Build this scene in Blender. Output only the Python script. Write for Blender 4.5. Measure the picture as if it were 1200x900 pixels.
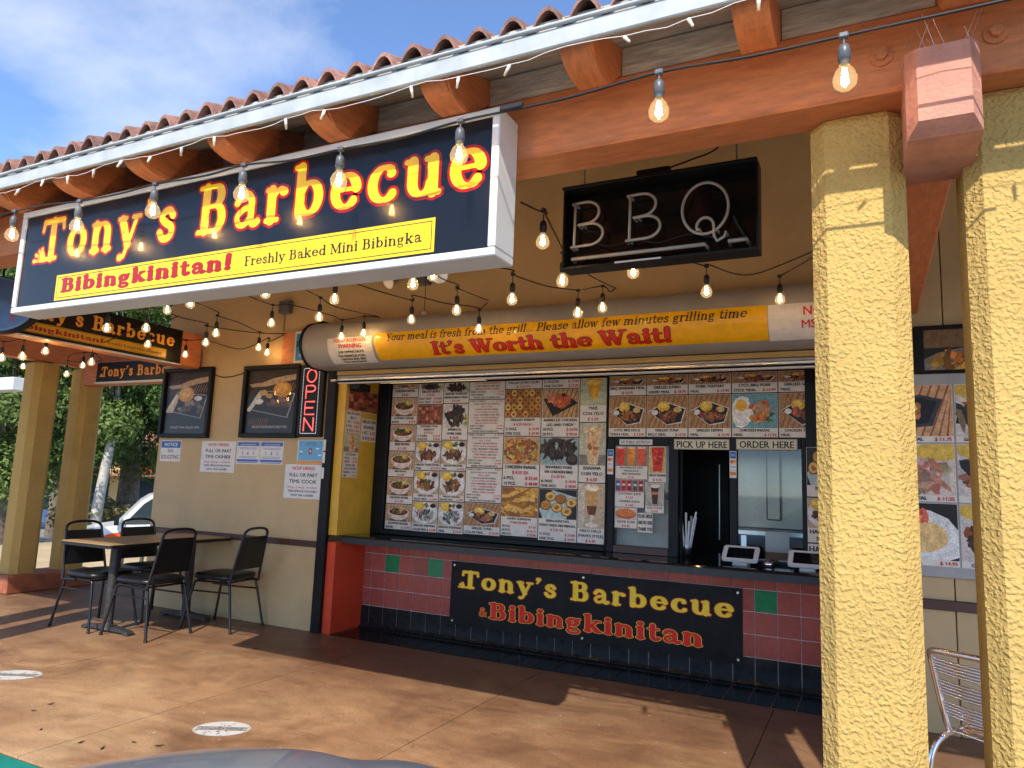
import bpy, math, random
import numpy as np
from mathutils import Vector, Matrix

# ------------------------------------------------------------------ clear
for o in list(bpy.data.objects):
    bpy.data.objects.remove(o, do_unlink=True)
scene = bpy.context.scene
COL = scene.collection
RAD = math.radians
random.seed(7)

# ------------------------------------------------------------------ camera
YAW, PITCH, ROLL, FPX = RAD(26.604), RAD(7.829), RAD(2.141), 838.6
CAM = Vector((0.0, 0.0, 1.36))
_f = Vector((-math.sin(YAW)*math.cos(PITCH), math.cos(YAW)*math.cos(PITCH), math.sin(PITCH)))
_r0 = Vector((math.cos(YAW), math.sin(YAW), 0))
_u0 = _r0.cross(_f)
_r = _r0*math.cos(ROLL) + _u0*math.sin(ROLL)
_u = -_r0*math.sin(ROLL) + _u0*math.cos(ROLL)
cd = bpy.data.cameras.new('camera')
cam = bpy.data.objects.new('camera', cd)
COL.objects.link(cam)
cam.matrix_world = Matrix(((_r.x, _u.x, -_f.x, CAM.x), (_r.y, _u.y, -_f.y, CAM.y),
                           (_r.z, _u.z, -_f.z, CAM.z), (0, 0, 0, 1)))
cd.sensor_fit = 'HORIZONTAL'
cd.sensor_width = 36.0
cd.lens = 36.0*FPX/1200.0
cd.clip_start = 0.05
cd.clip_end = 3000
scene.camera = cam
scene.render.resolution_x, scene.render.resolution_y = 1024, 768

# ------------------------------------------------------------------ sky and sun
LIGHT = Vector((-0.31, 1.07, -1.0)).normalized()      # the way the sunlight travels
EL = math.asin(-LIGHT.z)
AZ = math.atan2(-LIGHT.x, -LIGHT.y)                    # clockwise from +Y
world = bpy.data.worlds.new('World')
scene.world = world
world.use_nodes = True
nt = world.node_tree
nt.nodes.clear()
n_out = nt.nodes.new('ShaderNodeOutputWorld')
n_bg = nt.nodes.new('ShaderNodeBackground')
n_bg.inputs['Strength'].default_value = 0.12
n_sky = nt.nodes.new('ShaderNodeTexSky')
n_sky.sky_type = 'NISHITA'
n_sky.sun_disc = False
n_sky.sun_elevation = EL
n_sky.sun_rotation = AZ
n_sky.altitude = 1500
n_sky.air_density = 0.75
n_sky.dust_density = 0.2
n_sky.ozone_density = 4.0
# thin broken cloud, all the way round
n_tc = nt.nodes.new('ShaderNodeTexCoord')
n_map = nt.nodes.new('ShaderNodeMapping')
n_map.inputs['Scale'].default_value = (1.0, 1.0, 1.5)
n_map.inputs['Location'].default_value = (1.3, 0.2, 0.1)
n_no = nt.nodes.new('ShaderNodeTexNoise')
n_no.inputs['Scale'].default_value = 1.7
n_no.inputs['Detail'].default_value = 7
n_no.inputs['Roughness'].default_value = 0.55
n_no.inputs['Distortion'].default_value = 0.15
n_rm = nt.nodes.new('ShaderNodeValToRGB')
n_rm.color_ramp.elements[0].position = 0.52
n_rm.color_ramp.elements[1].position = 0.72
n_rm.color_ramp.elements[0].color = (0, 0, 0, 1)
n_rm.color_ramp.elements[1].color = (0.8, 0.8, 0.8, 1)
n_mix = nt.nodes.new('ShaderNodeMixRGB')
n_mix.inputs['Color2'].default_value = (3.3, 3.4, 3.6, 1)
nt.links.new(n_tc.outputs['Generated'], n_map.inputs['Vector'])
nt.links.new(n_map.outputs['Vector'], n_no.inputs['Vector'])
nt.links.new(n_no.outputs['Fac'], n_rm.inputs['Fac'])
nt.links.new(n_rm.outputs['Color'], n_mix.inputs['Fac'])
nt.links.new(n_sky.outputs['Color'], n_mix.inputs['Color1'])
nt.links.new(n_mix.outputs['Color'], n_bg.inputs['Color'])
nt.links.new(n_bg.outputs['Background'], n_out.inputs['Surface'])

sd = bpy.data.lights.new('sun', 'SUN')
sd.energy = 2.0
sd.angle = RAD(0.53)
sd.color = (1.0, 0.95, 0.86)
sun = bpy.data.objects.new('sun', sd)
COL.objects.link(sun)
sun.rotation_euler = LIGHT.to_track_quat('-Z', 'Y').to_euler()
sun.location = (3, -8, 12)

scene.view_settings.view_transform = 'Standard'
scene.view_settings.look = 'None'
scene.view_settings.exposure = 1.62
scene.view_settings.gamma = 1.0
scene.view_settings.use_curve_mapping = False

# ------------------------------------------------------------------ pixels of the photograph -> points
def ray(x, y):
    return _f + _r*((x-600)/FPX) - _u*((y-450)/FPX)
def onY(x, y, Y):
    d = ray(x, y); return CAM + d*((Y-CAM.y)/d.y)
def onX(x, y, X):
    d = ray(x, y); return CAM + d*((X-CAM.x)/d.x)
def onZ(x, y, Z):
    d = ray(x, y); return CAM + d*((Z-CAM.z)/d.z)
def atD(x, y, dist):
    d = ray(x, y); return CAM + d*(dist/math.hypot(d.x, d.y))

# ------------------------------------------------------------------ materials
def lin(v):
    v /= 255.0
    return v/12.92 if v <= 0.04045 else ((v+0.055)/1.055)**2.4
def c(r, g, b):
    return (lin(r), lin(g), lin(b))
MATS = {}
def material(name, rgb, rough=0.6, metal=0.0, var=0.12, vscale=6.0, bump=0.0, bscale=60.0, coat=0.0,
             rgb2=None, streak=None, piece=0.0, spec=0.5, emit=None):
    m = bpy.data.materials.new(name)
    m.use_nodes = True
    t = m.node_tree
    b = t.nodes['Principled BSDF']
    b.inputs['Roughness'].default_value = rough
    b.inputs['Metallic'].default_value = metal
    b.inputs['Coat Weight'].default_value = coat
    b.inputs['Specular IOR Level'].default_value = spec
    b.inputs['Base Color'].default_value = (*rgb, 1)
    geo = t.nodes.new('ShaderNodeNewGeometry')
    vec = geo.outputs['Position']
    if streak:
        mp = t.nodes.new('ShaderNodeMapping'); mp.inputs['Scale'].default_value = streak
        t.links.new(vec, mp.inputs['Vector']); vec = mp.outputs['Vector']
    if var > 0:
        no = t.nodes.new('ShaderNodeTexNoise'); no.inputs['Scale'].default_value = vscale
        no.inputs['Detail'].default_value = 6; no.inputs['Roughness'].default_value = 0.6
        t.links.new(vec, no.inputs['Vector'])
        cr = t.nodes.new('ShaderNodeValToRGB')
        a = rgb2 or tuple(v*(1-var*1.6) for v in rgb)
        z = rgb if rgb2 else tuple(min(1, v*(1+var)) for v in rgb)
        cr.color_ramp.elements[0].color = (*a, 1); cr.color_ramp.elements[1].color = (*z, 1)
        cr.color_ramp.elements[0].position = 0.33; cr.color_ramp.elements[1].position = 0.67
        t.links.new(no.outputs['Fac'], cr.inputs['Fac'])
        src = cr.outputs['Color']
        if piece > 0:
            oi = t.nodes.new('ShaderNodeObjectInfo')
            mr = t.nodes.new('ShaderNodeMapRange')
            mr.inputs['To Min'].default_value = 1-piece; mr.inputs['To Max'].default_value = 1+piece
            t.links.new(oi.outputs['Random'], mr.inputs['Value'])
            vm = t.nodes.new('ShaderNodeVectorMath'); vm.operation = 'SCALE'
            t.links.new(src, vm.inputs[0]); t.links.new(mr.outputs['Result'], vm.inputs['Scale'])
            src = vm.outputs['Vector']
        t.links.new(src, b.inputs['Base Color'])
        rr = t.nodes.new('ShaderNodeMapRange')
        rr.inputs['To Min'].default_value = max(0.02, rough*0.8); rr.inputs['To Max'].default_value = min(1, rough*1.2)
        t.links.new(no.outputs['Fac'], rr.inputs['Value'])
        t.links.new(rr.outputs['Result'], b.inputs['Roughness'])
    if bump > 0:
        nb = t.nodes.new('ShaderNodeTexNoise'); nb.inputs['Scale'].default_value = bscale
        nb.inputs['Detail'].default_value = 4
        t.links.new(vec, nb.inputs['Vector'])
        bp = t.nodes.new('ShaderNodeBump'); bp.inputs['Strength'].default_value = 1.0
        bp.inputs['Distance'].default_value = bump
        t.links.new(nb.outputs['Fac'], bp.inputs['Height'])
        t.links.new(bp.outputs['Normal'], b.inputs['Normal'])
    if emit:
        b.inputs['Emission Color'].default_value = (*emit[0], 1)
        b.inputs['Emission Strength'].default_value = emit[1]
    MATS[name] = m
    return m

def print_material(name, rough, coat=0.0, noise=0.10, spec=0.3):
    m = bpy.data.materials.new(name); m.use_nodes = True
    t = m.node_tree; b = t.nodes['Principled BSDF']
    at = t.nodes.new('ShaderNodeAttribute'); at.attribute_name = 'Col'
    geo = t.nodes.new('ShaderNodeNewGeometry')
    def scaled(src, scale, lo, hi, detail):
        no = t.nodes.new('ShaderNodeTexNoise'); no.inputs['Scale'].default_value = scale; no.inputs['Detail'].default_value = detail
        mr = t.nodes.new('ShaderNodeMapRange'); mr.inputs['From Min'].default_value = 0.3; mr.inputs['From Max'].default_value = 0.7
        mr.inputs['To Min'].default_value = lo; mr.inputs['To Max'].default_value = hi
        vm = t.nodes.new('ShaderNodeVectorMath'); vm.operation = 'SCALE'
        t.links.new(geo.outputs['Position'], no.inputs['Vector']); t.links.new(no.outputs['Fac'], mr.inputs['Value'])
        t.links.new(src, vm.inputs[0]); t.links.new(mr.outputs['Result'], vm.inputs['Scale'])
        return vm.outputs['Vector']
    flat = scaled(at.outputs['Color'], 20, 1-noise, 1+noise*.5, 4)
    # photographs (alpha 0) carry fine tonal grain, flat ink (alpha 1) does not
    photo = scaled(scaled(at.outputs['Color'], 130, 0.72, 1.28, 2), 26, 0.75, 1.2, 3)
    mx = t.nodes.new('ShaderNodeMixRGB')
    t.links.new(at.outputs['Alpha'], mx.inputs['Fac']); t.links.new(photo, mx.inputs['Color1']); t.links.new(flat, mx.inputs['Color2'])
    t.links.new(mx.outputs['Color'], b.inputs['Base Color'])
    b.inputs['Roughness'].default_value = rough
    b.inputs['Coat Weight'].default_value = coat
    b.inputs['Coat Roughness'].default_value = 0.05
    b.inputs['Specular IOR Level'].default_value = spec
    MATS[name] = m
print_material('print_satin', 0.42)
print_material('print_gloss', 0.3, 0.35)
print_material('print_sign', 0.3, 0.3, 0.04)
print_material('print_matte', 0.75)

def stucco(name, rgb):
    m = bpy.data.materials.new(name); m.use_nodes = True
    t = m.node_tree; b = t.nodes['Principled BSDF']
    b.inputs['Roughness'].default_value = 0.85
    b.inputs['Specular IOR Level'].default_value = 0.25
    geo = t.nodes.new('ShaderNodeNewGeometry')
    n1 = t.nodes.new('ShaderNodeTexNoise'); n1.inputs['Scale'].default_value = 82; n1.inputs['Detail'].default_value = 1.5
    n1.inputs['Distortion'].default_value = 0.0
    n2 = t.nodes.new('ShaderNodeTexNoise'); n2.inputs['Scale'].default_value = 3.5; n2.inputs['Detail'].default_value = 5
    for n in (n1, n2): t.links.new(geo.outputs['Position'], n.inputs['Vector'])
    cr = t.nodes.new('ShaderNodeValToRGB')
    cr.color_ramp.elements[0].position = 0.42; cr.color_ramp.elements[1].position = 0.72
    t.links.new(n1.outputs['Fac'], cr.inputs['Fac'])
    bp = t.nodes.new('ShaderNodeBump'); bp.inputs['Distance'].default_value = 0.0038; bp.inputs['Strength'].default_value = 1.0
    t.links.new(cr.outputs['Color'], bp.inputs['Height'])
    t.links.new(bp.outputs['Normal'], b.inputs['Normal'])
    c2 = t.nodes.new('ShaderNodeValToRGB')
    c2.color_ramp.elements[0].color = (*[v*0.86 for v in rgb], 1); c2.color_ramp.elements[1].color = (*rgb, 1)
    c2.color_ramp.elements[0].position = 0.3; c2.color_ramp.elements[1].position = 0.55
    t.links.new(n2.outputs['Fac'], c2.inputs['Fac'])
    t.links.new(c2.outputs['Color'], b.inputs['Base Color'])
    MATS[name] = m
stucco('stucco', (0.53, 0.345, 0.105))

material('wall_paint', (0.53, 0.37, 0.18), 0.6, var=0.06, vscale=2.5, bump=0.0012, bscale=140)
material('wall_ochre', (0.47, 0.29, 0.095), 0.6, var=0.06, vscale=2.5, bump=0.0012, bscale=140)
material('brown_rail', (0.075, 0.026, 0.016), 0.45, var=0.2, streak=(2, 20, 20))
material('terracotta', (0.60, 0.20, 0.07), 0.62, var=0.14, vscale=9, streak=(1, 6, 6), bump=0.0015, bscale=60)
material('terracotta_y', (0.60, 0.20, 0.07), 0.62, var=0.14, vscale=9, streak=(6, 1, 6), bump=0.0015, bscale=60)
material('corbel_paint', (0.52, 0.22, 0.145), 0.7, var=0.12, vscale=14, bump=0.003, bscale=90)
material('fascia_white', (0.44, 0.455, 0.44), 0.55, var=0.12, vscale=7)
material('grey_wood', (0.60, 0.55, 0.46), 0.8, var=0.22, vscale=9, streak=(1, 6, 9), bump=0.003, bscale=30)
material('deck_wood', (0.46, 0.41, 0.34), 0.85, var=0.2, vscale=6, streak=(1, 8, 8))
material('clay', (0.30, 0.145, 0.105), 0.85, var=0.3, vscale=18, piece=0.25, bump=0.002, bscale=120)
material('red_tile', (0.38, 0.08, 0.058), 0.2, var=0.1, vscale=20, piece=0.12, spec=0.35)
material('green_tile', (0.01, 0.20, 0.07), 0.14, var=0.12, vscale=20)
material('black_tile', (0.014, 0.014, 0.014), 0.18, var=0.3, vscale=20, piece=0.2, spec=0.3)
material('grout', (0.60, 0.48, 0.43), 0.9, var=0.15, vscale=30)
material('grout_grey', (0.5, 0.5, 0.5), 0.9, var=0.15, vscale=30)
material('counter_black', (0.012, 0.012, 0.014), 0.07, var=0.1, coat=0.3)
material('counter_edge', (0.016, 0.017, 0.019), 0.33, var=0.2, vscale=25)
material('frame_black', (0.008, 0.008, 0.009), 0.45, var=0.2, spec=0.22)
material('yellow_panel', (0.66, 0.37, 0.03), 0.4, var=0.08)
material('orange_panel', (0.62, 0.055, 0.018), 0.32, var=0.08)
material('shutter_grey', (0.36, 0.345, 0.32), 0.38, var=0.07, metal=0.0)
material('alu', (0.70, 0.69, 0.66), 0.32, metal=1.0, var=0.1, vscale=12)
material('alu_polished', (0.80, 0.80, 0.80), 0.16, metal=1.0, var=0.05)
material('white_metal', (0.66, 0.65, 0.62), 0.35, var=0.04)
material('steel', (0.20, 0.19, 0.165), 0.28, metal=1.0, var=0.15, vscale=4)
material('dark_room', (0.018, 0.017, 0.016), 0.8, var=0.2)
material('black_plastic', (0.009, 0.009, 0.009), 0.45, var=0.2, spec=0.25)
material('rubber', (0.008, 0.008, 0.008), 0.55, var=0.2)
material('cable', (0.006, 0.006, 0.006), 0.6, var=0)
material('socket_grey', (0.12, 0.12, 0.125), 0.4, var=0.2)
material('white_plastic', (0.75, 0.74, 0.70), 0.35, var=0.03)
material('cream_plastic', (0.72, 0.60, 0.38), 0.35, var=0.1)
material('screen', (0.008, 0.009, 0.010), 0.06, var=0)
material('paper', (0.74, 0.73, 0.70), 0.7, var=0.04)
material('cardboard', (0.34, 0.23, 0.13), 0.8, var=0.1)
material('chair_black', (0.007, 0.007, 0.008), 0.36, var=0.25, vscale=20)
material('vinyl', (0.009, 0.009, 0.010), 0.34, var=0.25, vscale=25, bump=0.0006, bscale=220, spec=0.4)
material('banner_vinyl', (0.010, 0.0095, 0.0095), 0.5, var=0.3, vscale=9, spec=0.18)
material('laminate', (0.42, 0.255, 0.115), 0.34, var=0.14, vscale=8, streak=(8, 1, 8))
material('table_iron', (0.035, 0.034, 0.034), 0.5, var=0.3, vscale=30)
material('wire', (0.28, 0.26, 0.24), 0.5, metal=0.6, var=0)
material('neon_tube', (0.50, 0.49, 0.46), 0.15, var=0.04)
material('paint_car', (0.26, 0.30, 0.35), 0.3, metal=0.15, var=0.03, coat=0.7)
material('glass_dark', (0.03, 0.045, 0.05), 0.04, var=0, coat=0.3)
material('truck_white', (0.80, 0.80, 0.79), 0.3, var=0.03, coat=0.5)
material('truck_orange', (0.75, 0.11, 0.03), 0.35, var=0.04)
material('chrome', (0.7, 0.7, 0.7), 0.15, metal=1.0, var=0)
material('teal_paint', (0.0, 0.21, 0.16), 0.6, var=0.15, vscale=8)
material('pale_lot', (0.28, 0.265, 0.24), 0.9, var=0.25, vscale=1.4, bump=0.004, bscale=120)  # lot colour lightened to bounce fill light into the shaded arcade
material('road_grey', (0.16, 0.16, 0.16), 0.9, var=0.12, vscale=0.7)
material('sand_paving', (0.50, 0.36, 0.19), 0.85, var=0.12, vscale=1.1)
material('red_kerb', (0.42, 0.06, 0.045), 0.7, var=0.15)
material('plinth_paint', (0.33, 0.10, 0.045), 0.6, var=0.2, vscale=8)
material('bark', (0.16, 0.12, 0.085), 0.9, var=0.3, vscale=9, bump=0.01, bscale=18)
material('bark_pale', (0.46, 0.42, 0.36), 0.85, var=0.25, vscale=6, bump=0.006, bscale=14)
material('far_ochre', (0.62, 0.40, 0.15), 0.8, var=0.08, vscale=0.4)
material('far_roof', (0.40, 0.17, 0.09), 0.8, var=0.15, vscale=0.6)
material('far_red', (0.55, 0.05, 0.035), 0.6, var=0.1)
material('hill', (0.12, 0.15, 0.09), 0.95, var=0.25, vscale=0.05)
material('leaf_litter', (0.035, 0.018, 0.008), 0.8, var=0.3)
material('blue_enamel', (0.085, 0.16, 0.33), 0.35, var=0.06)
material('bird_spike', (0.55, 0.45, 0.38), 0.3, metal=0.8, var=0)
material('tan_concrete', (0.52, 0.47, 0.40), 0.85, var=0.15)

def leaf_material(name, a, b_):
    m = bpy.data.materials.new(name); m.use_nodes = True
    t = m.node_tree; p = t.nodes['Principled BSDF']
    at = t.nodes.new('ShaderNodeAttribute'); at.attribute_name = 'Col'
    cr = t.nodes.new('ShaderNodeValToRGB')
    cr.color_ramp.elements[0].color = (*a, 1); cr.color_ramp.elements[1].color = (*b_, 1)
    t.links.new(at.outputs['Fac'], cr.inputs['Fac'])
    t.links.new(cr.outputs['Color'], p.inputs['Base Color'])
    p.inputs['Roughness'].default_value = 0.6
    p.inputs['Specular IOR Level'].default_value = 0.25
    tr = t.nodes.new('ShaderNodeBsdfTranslucent'); t.links.new(cr.outputs['Color'], tr.inputs['Color'])
    mx = t.nodes.new('ShaderNodeMixShader'); mx.inputs['Fac'].default_value = 0.28
    t.links.new(p.outputs['BSDF'], mx.inputs[1]); t.links.new(tr.outputs['BSDF'], mx.inputs[2])
    t.links.new(mx.outputs['Shader'], t.nodes['Material Output'].inputs['Surface'])
    MATS[name] = m
leaf_material('leaf_green', (0.035, 0.075, 0.02), (0.13, 0.20, 0.045))
leaf_material('leaf_light', (0.06, 0.11, 0.025), (0.22, 0.29, 0.07))
leaf_material('leaf_dry', (0.15, 0.15, 0.06), (0.36, 0.30, 0.12))

def glass_material(name, tint, glow=0.0, refl=0.05, glowcol=(1.0, 0.72, 0.36)):
    m = bpy.data.materials.new(name); m.use_nodes = True
    t = m.node_tree; t.nodes.clear()
    o = t.nodes.new('ShaderNodeOutputMaterial')
    tr = t.nodes.new('ShaderNodeBsdfTransparent'); tr.inputs['Color'].default_value = (*tint, 1)
    gl = t.nodes.new('ShaderNodeBsdfGlossy'); gl.inputs['Roughness'].default_value = 0.03
    lw = t.nodes.new('ShaderNodeLayerWeight'); lw.inputs['Blend'].default_value = 0.5
    pw = t.nodes.new('ShaderNodeMath'); pw.operation = 'POWER'; pw.inputs[1].default_value = 5.0
    ad = t.nodes.new('ShaderNodeMath'); ad.operation = 'ADD'; ad.inputs[1].default_value = refl
    mx = t.nodes.new('ShaderNodeMixShader')
    t.links.new(lw.outputs['Facing'], pw.inputs[0]); t.links.new(pw.outputs[0], ad.inputs[0]); t.links.new(ad.outputs[0], mx.inputs['Fac'])
    t.links.new(tr.outputs[0], mx.inputs[1]); t.links.new(gl.outputs[0], mx.inputs[2])
    out = mx.outputs[0]
    if glow > 0:
        em = t.nodes.new('ShaderNodeEmission'); em.inputs['Color'].default_value = (*glowcol, 1)
        em.inputs['Strength'].default_value = glow
        a2 = t.nodes.new('ShaderNodeAddShader')
        t.links.new(out, a2.inputs[0]); t.links.new(em.outputs[0], a2.inputs[1]); out = a2.outputs[0]
    t.links.new(out, o.inputs['Surface'])
    MATS[name] = m
glass_material('bulb_glass', (1.0, 0.90, 0.72), glow=0.10)
glass_material('window_glass', (0.80, 0.84, 0.82), refl=0.05)
glass_material('poster_glass', (0.96, 0.96, 0.97), refl=0.012)
material('filament', (1, 0.7, 0.3), 0.5, var=0, emit=((1.0, 0.68, 0.32), 50.0))
material('led_red', (0.6, 0.1, 0.1), 0.5, var=0, emit=((1.0, 0.10, 0.10), 0.5))
material('led_white', (0.6, 0.6, 0.6), 0.5, var=0, emit=((0.8, 0.85, 1.0), 0.35))

def floor_material():
    m = bpy.data.materials.new('stained_concrete'); m.use_nodes = True
    t = m.node_tree; b = t.nodes['Principled BSDF']
    geo = t.nodes.new('ShaderNodeNewGeometry')
    def noise(scale, detail, sc=(1, 1, 1), dist=0.0):
        mp = t.nodes.new('ShaderNodeMapping'); mp.inputs['Scale'].default_value = sc
        n = t.nodes.new('ShaderNodeTexNoise'); n.inputs['Scale'].default_value = scale
        n.inputs['Detail'].default_value = detail; n.inputs['Roughness'].default_value = 0.62
        n.inputs['Distortion'].default_value = dist
        t.links.new(geo.outputs['Position'], mp.inputs['Vector']); t.links.new(mp.outputs['Vector'], n.inputs['Vector'])
        return n
    def ramp(src, p0, p1, c0, c1):
        r = t.nodes.new('ShaderNodeValToRGB')
        r.color_ramp.elements[0].position = p0; r.color_ramp.elements[1].position = p1
        r.color_ramp.elements[0].color = (*c0, 1); r.color_ramp.elements[1].color = (*c1, 1)
        t.links.new(src, r.inputs['Fac']); return r.outputs['Color']
    def mix(a, bb, fac, mode='MIX'):
        x = t.nodes.new('ShaderNodeMixRGB'); x.blend_type = mode
        if isinstance(fac, float): x.inputs['Fac'].default_value = fac
        else: t.links.new(fac, x.inputs['Fac'])
        t.links.new(a, x.inputs['Color1']); t.links.new(bb, x.inputs['Color2'])
        return x.outputs['Color']
    base = ramp(noise(2.2, 8, dist=0.8).outputs['Fac'], 0.30, 0.68, (0.26, 0.13, 0.065), (0.50, 0.285, 0.14))
    pale = ramp(noise(0.8, 5).outputs['Fac'], 0.42, 0.62, (0.52, 0.31, 0.15), (0.58, 0.385, 0.21))
    sel = ramp(noise(0.55, 4, dist=0.5).outputs['Fac'], 0.48, 0.62, (0, 0, 0), (0.8, 0.8, 0.8))
    col = mix(base, pale, sel)
    drk = ramp(noise(0.9, 7, (0.7, 1.6, 1), 1.2).outputs['Fac'], 0.46, 0.70, (1, 1, 1), (0.34, 0.25, 0.22))
    col = mix(col, drk, 0.85, 'MULTIPLY')
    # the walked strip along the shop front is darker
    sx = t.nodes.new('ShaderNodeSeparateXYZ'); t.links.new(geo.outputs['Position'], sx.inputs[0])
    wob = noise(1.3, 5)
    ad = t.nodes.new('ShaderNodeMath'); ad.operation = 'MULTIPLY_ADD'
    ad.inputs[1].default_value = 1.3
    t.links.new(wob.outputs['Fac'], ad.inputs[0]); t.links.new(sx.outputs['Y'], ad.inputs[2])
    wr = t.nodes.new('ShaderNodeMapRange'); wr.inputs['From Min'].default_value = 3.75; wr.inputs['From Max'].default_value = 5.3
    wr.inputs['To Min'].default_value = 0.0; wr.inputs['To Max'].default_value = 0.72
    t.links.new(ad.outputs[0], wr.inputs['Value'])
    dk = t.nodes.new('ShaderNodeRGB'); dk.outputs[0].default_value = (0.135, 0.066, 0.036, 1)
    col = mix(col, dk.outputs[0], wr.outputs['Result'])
    grit = ramp(noise(70, 3).outputs['Fac'], 0.3, 0.7, (0.80, 0.80, 0.80), (1.12, 1.12, 1.12))
    col = mix(col, grit, 1.0, 'MULTIPLY')
    spk = ramp(noise(20, 2).outputs['Fac'], 0.715, 0.735, (0, 0, 0), (0.55, 0.55, 0.55))
    wc = t.nodes.new('ShaderNodeRGB'); wc.outputs[0].default_value = (0.62, 0.55, 0.46, 1)
    col = mix(col, wc.outputs[0], spk)
    drt = ramp(noise(11, 4, (1, 1, 1), 0.6).outputs['Fac'], 0.62, 0.74, (1, 1, 1), (0.55, 0.5, 0.46))
    col = mix(col, drt, 0.8, 'MULTIPLY')
    scf = ramp(noise(4.5, 7, (0.75, 1.5, 1), 0.9).outputs['Fac'], 0.35, 0.7, (0.82, 0.8, 0.78), (1.1, 1.1, 1.1))
    col = mix(col, scf, 0.8, 'MULTIPLY')
    t.links.new(col, b.inputs['Base Color'])
    r2 = t.nodes.new('ShaderNodeMapRange'); r2.inputs['To Min'].default_value = 0.28; r2.inputs['To Max'].default_value = 0.62
    t.links.new(noise(3, 5).outputs['Fac'], r2.inputs['Value']); t.links.new(r2.outputs['Result'], b.inputs['Roughness'])
    bp = t.nodes.new('ShaderNodeBump'); bp.inputs['Distance'].default_value = 0.0012
    t.links.new(noise(90, 4).outputs['Fac'], bp.inputs['Height']); t.links.new(bp.outputs['Normal'], b.inputs['Normal'])
    MATS['stained_concrete'] = m
floor_material()

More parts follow.
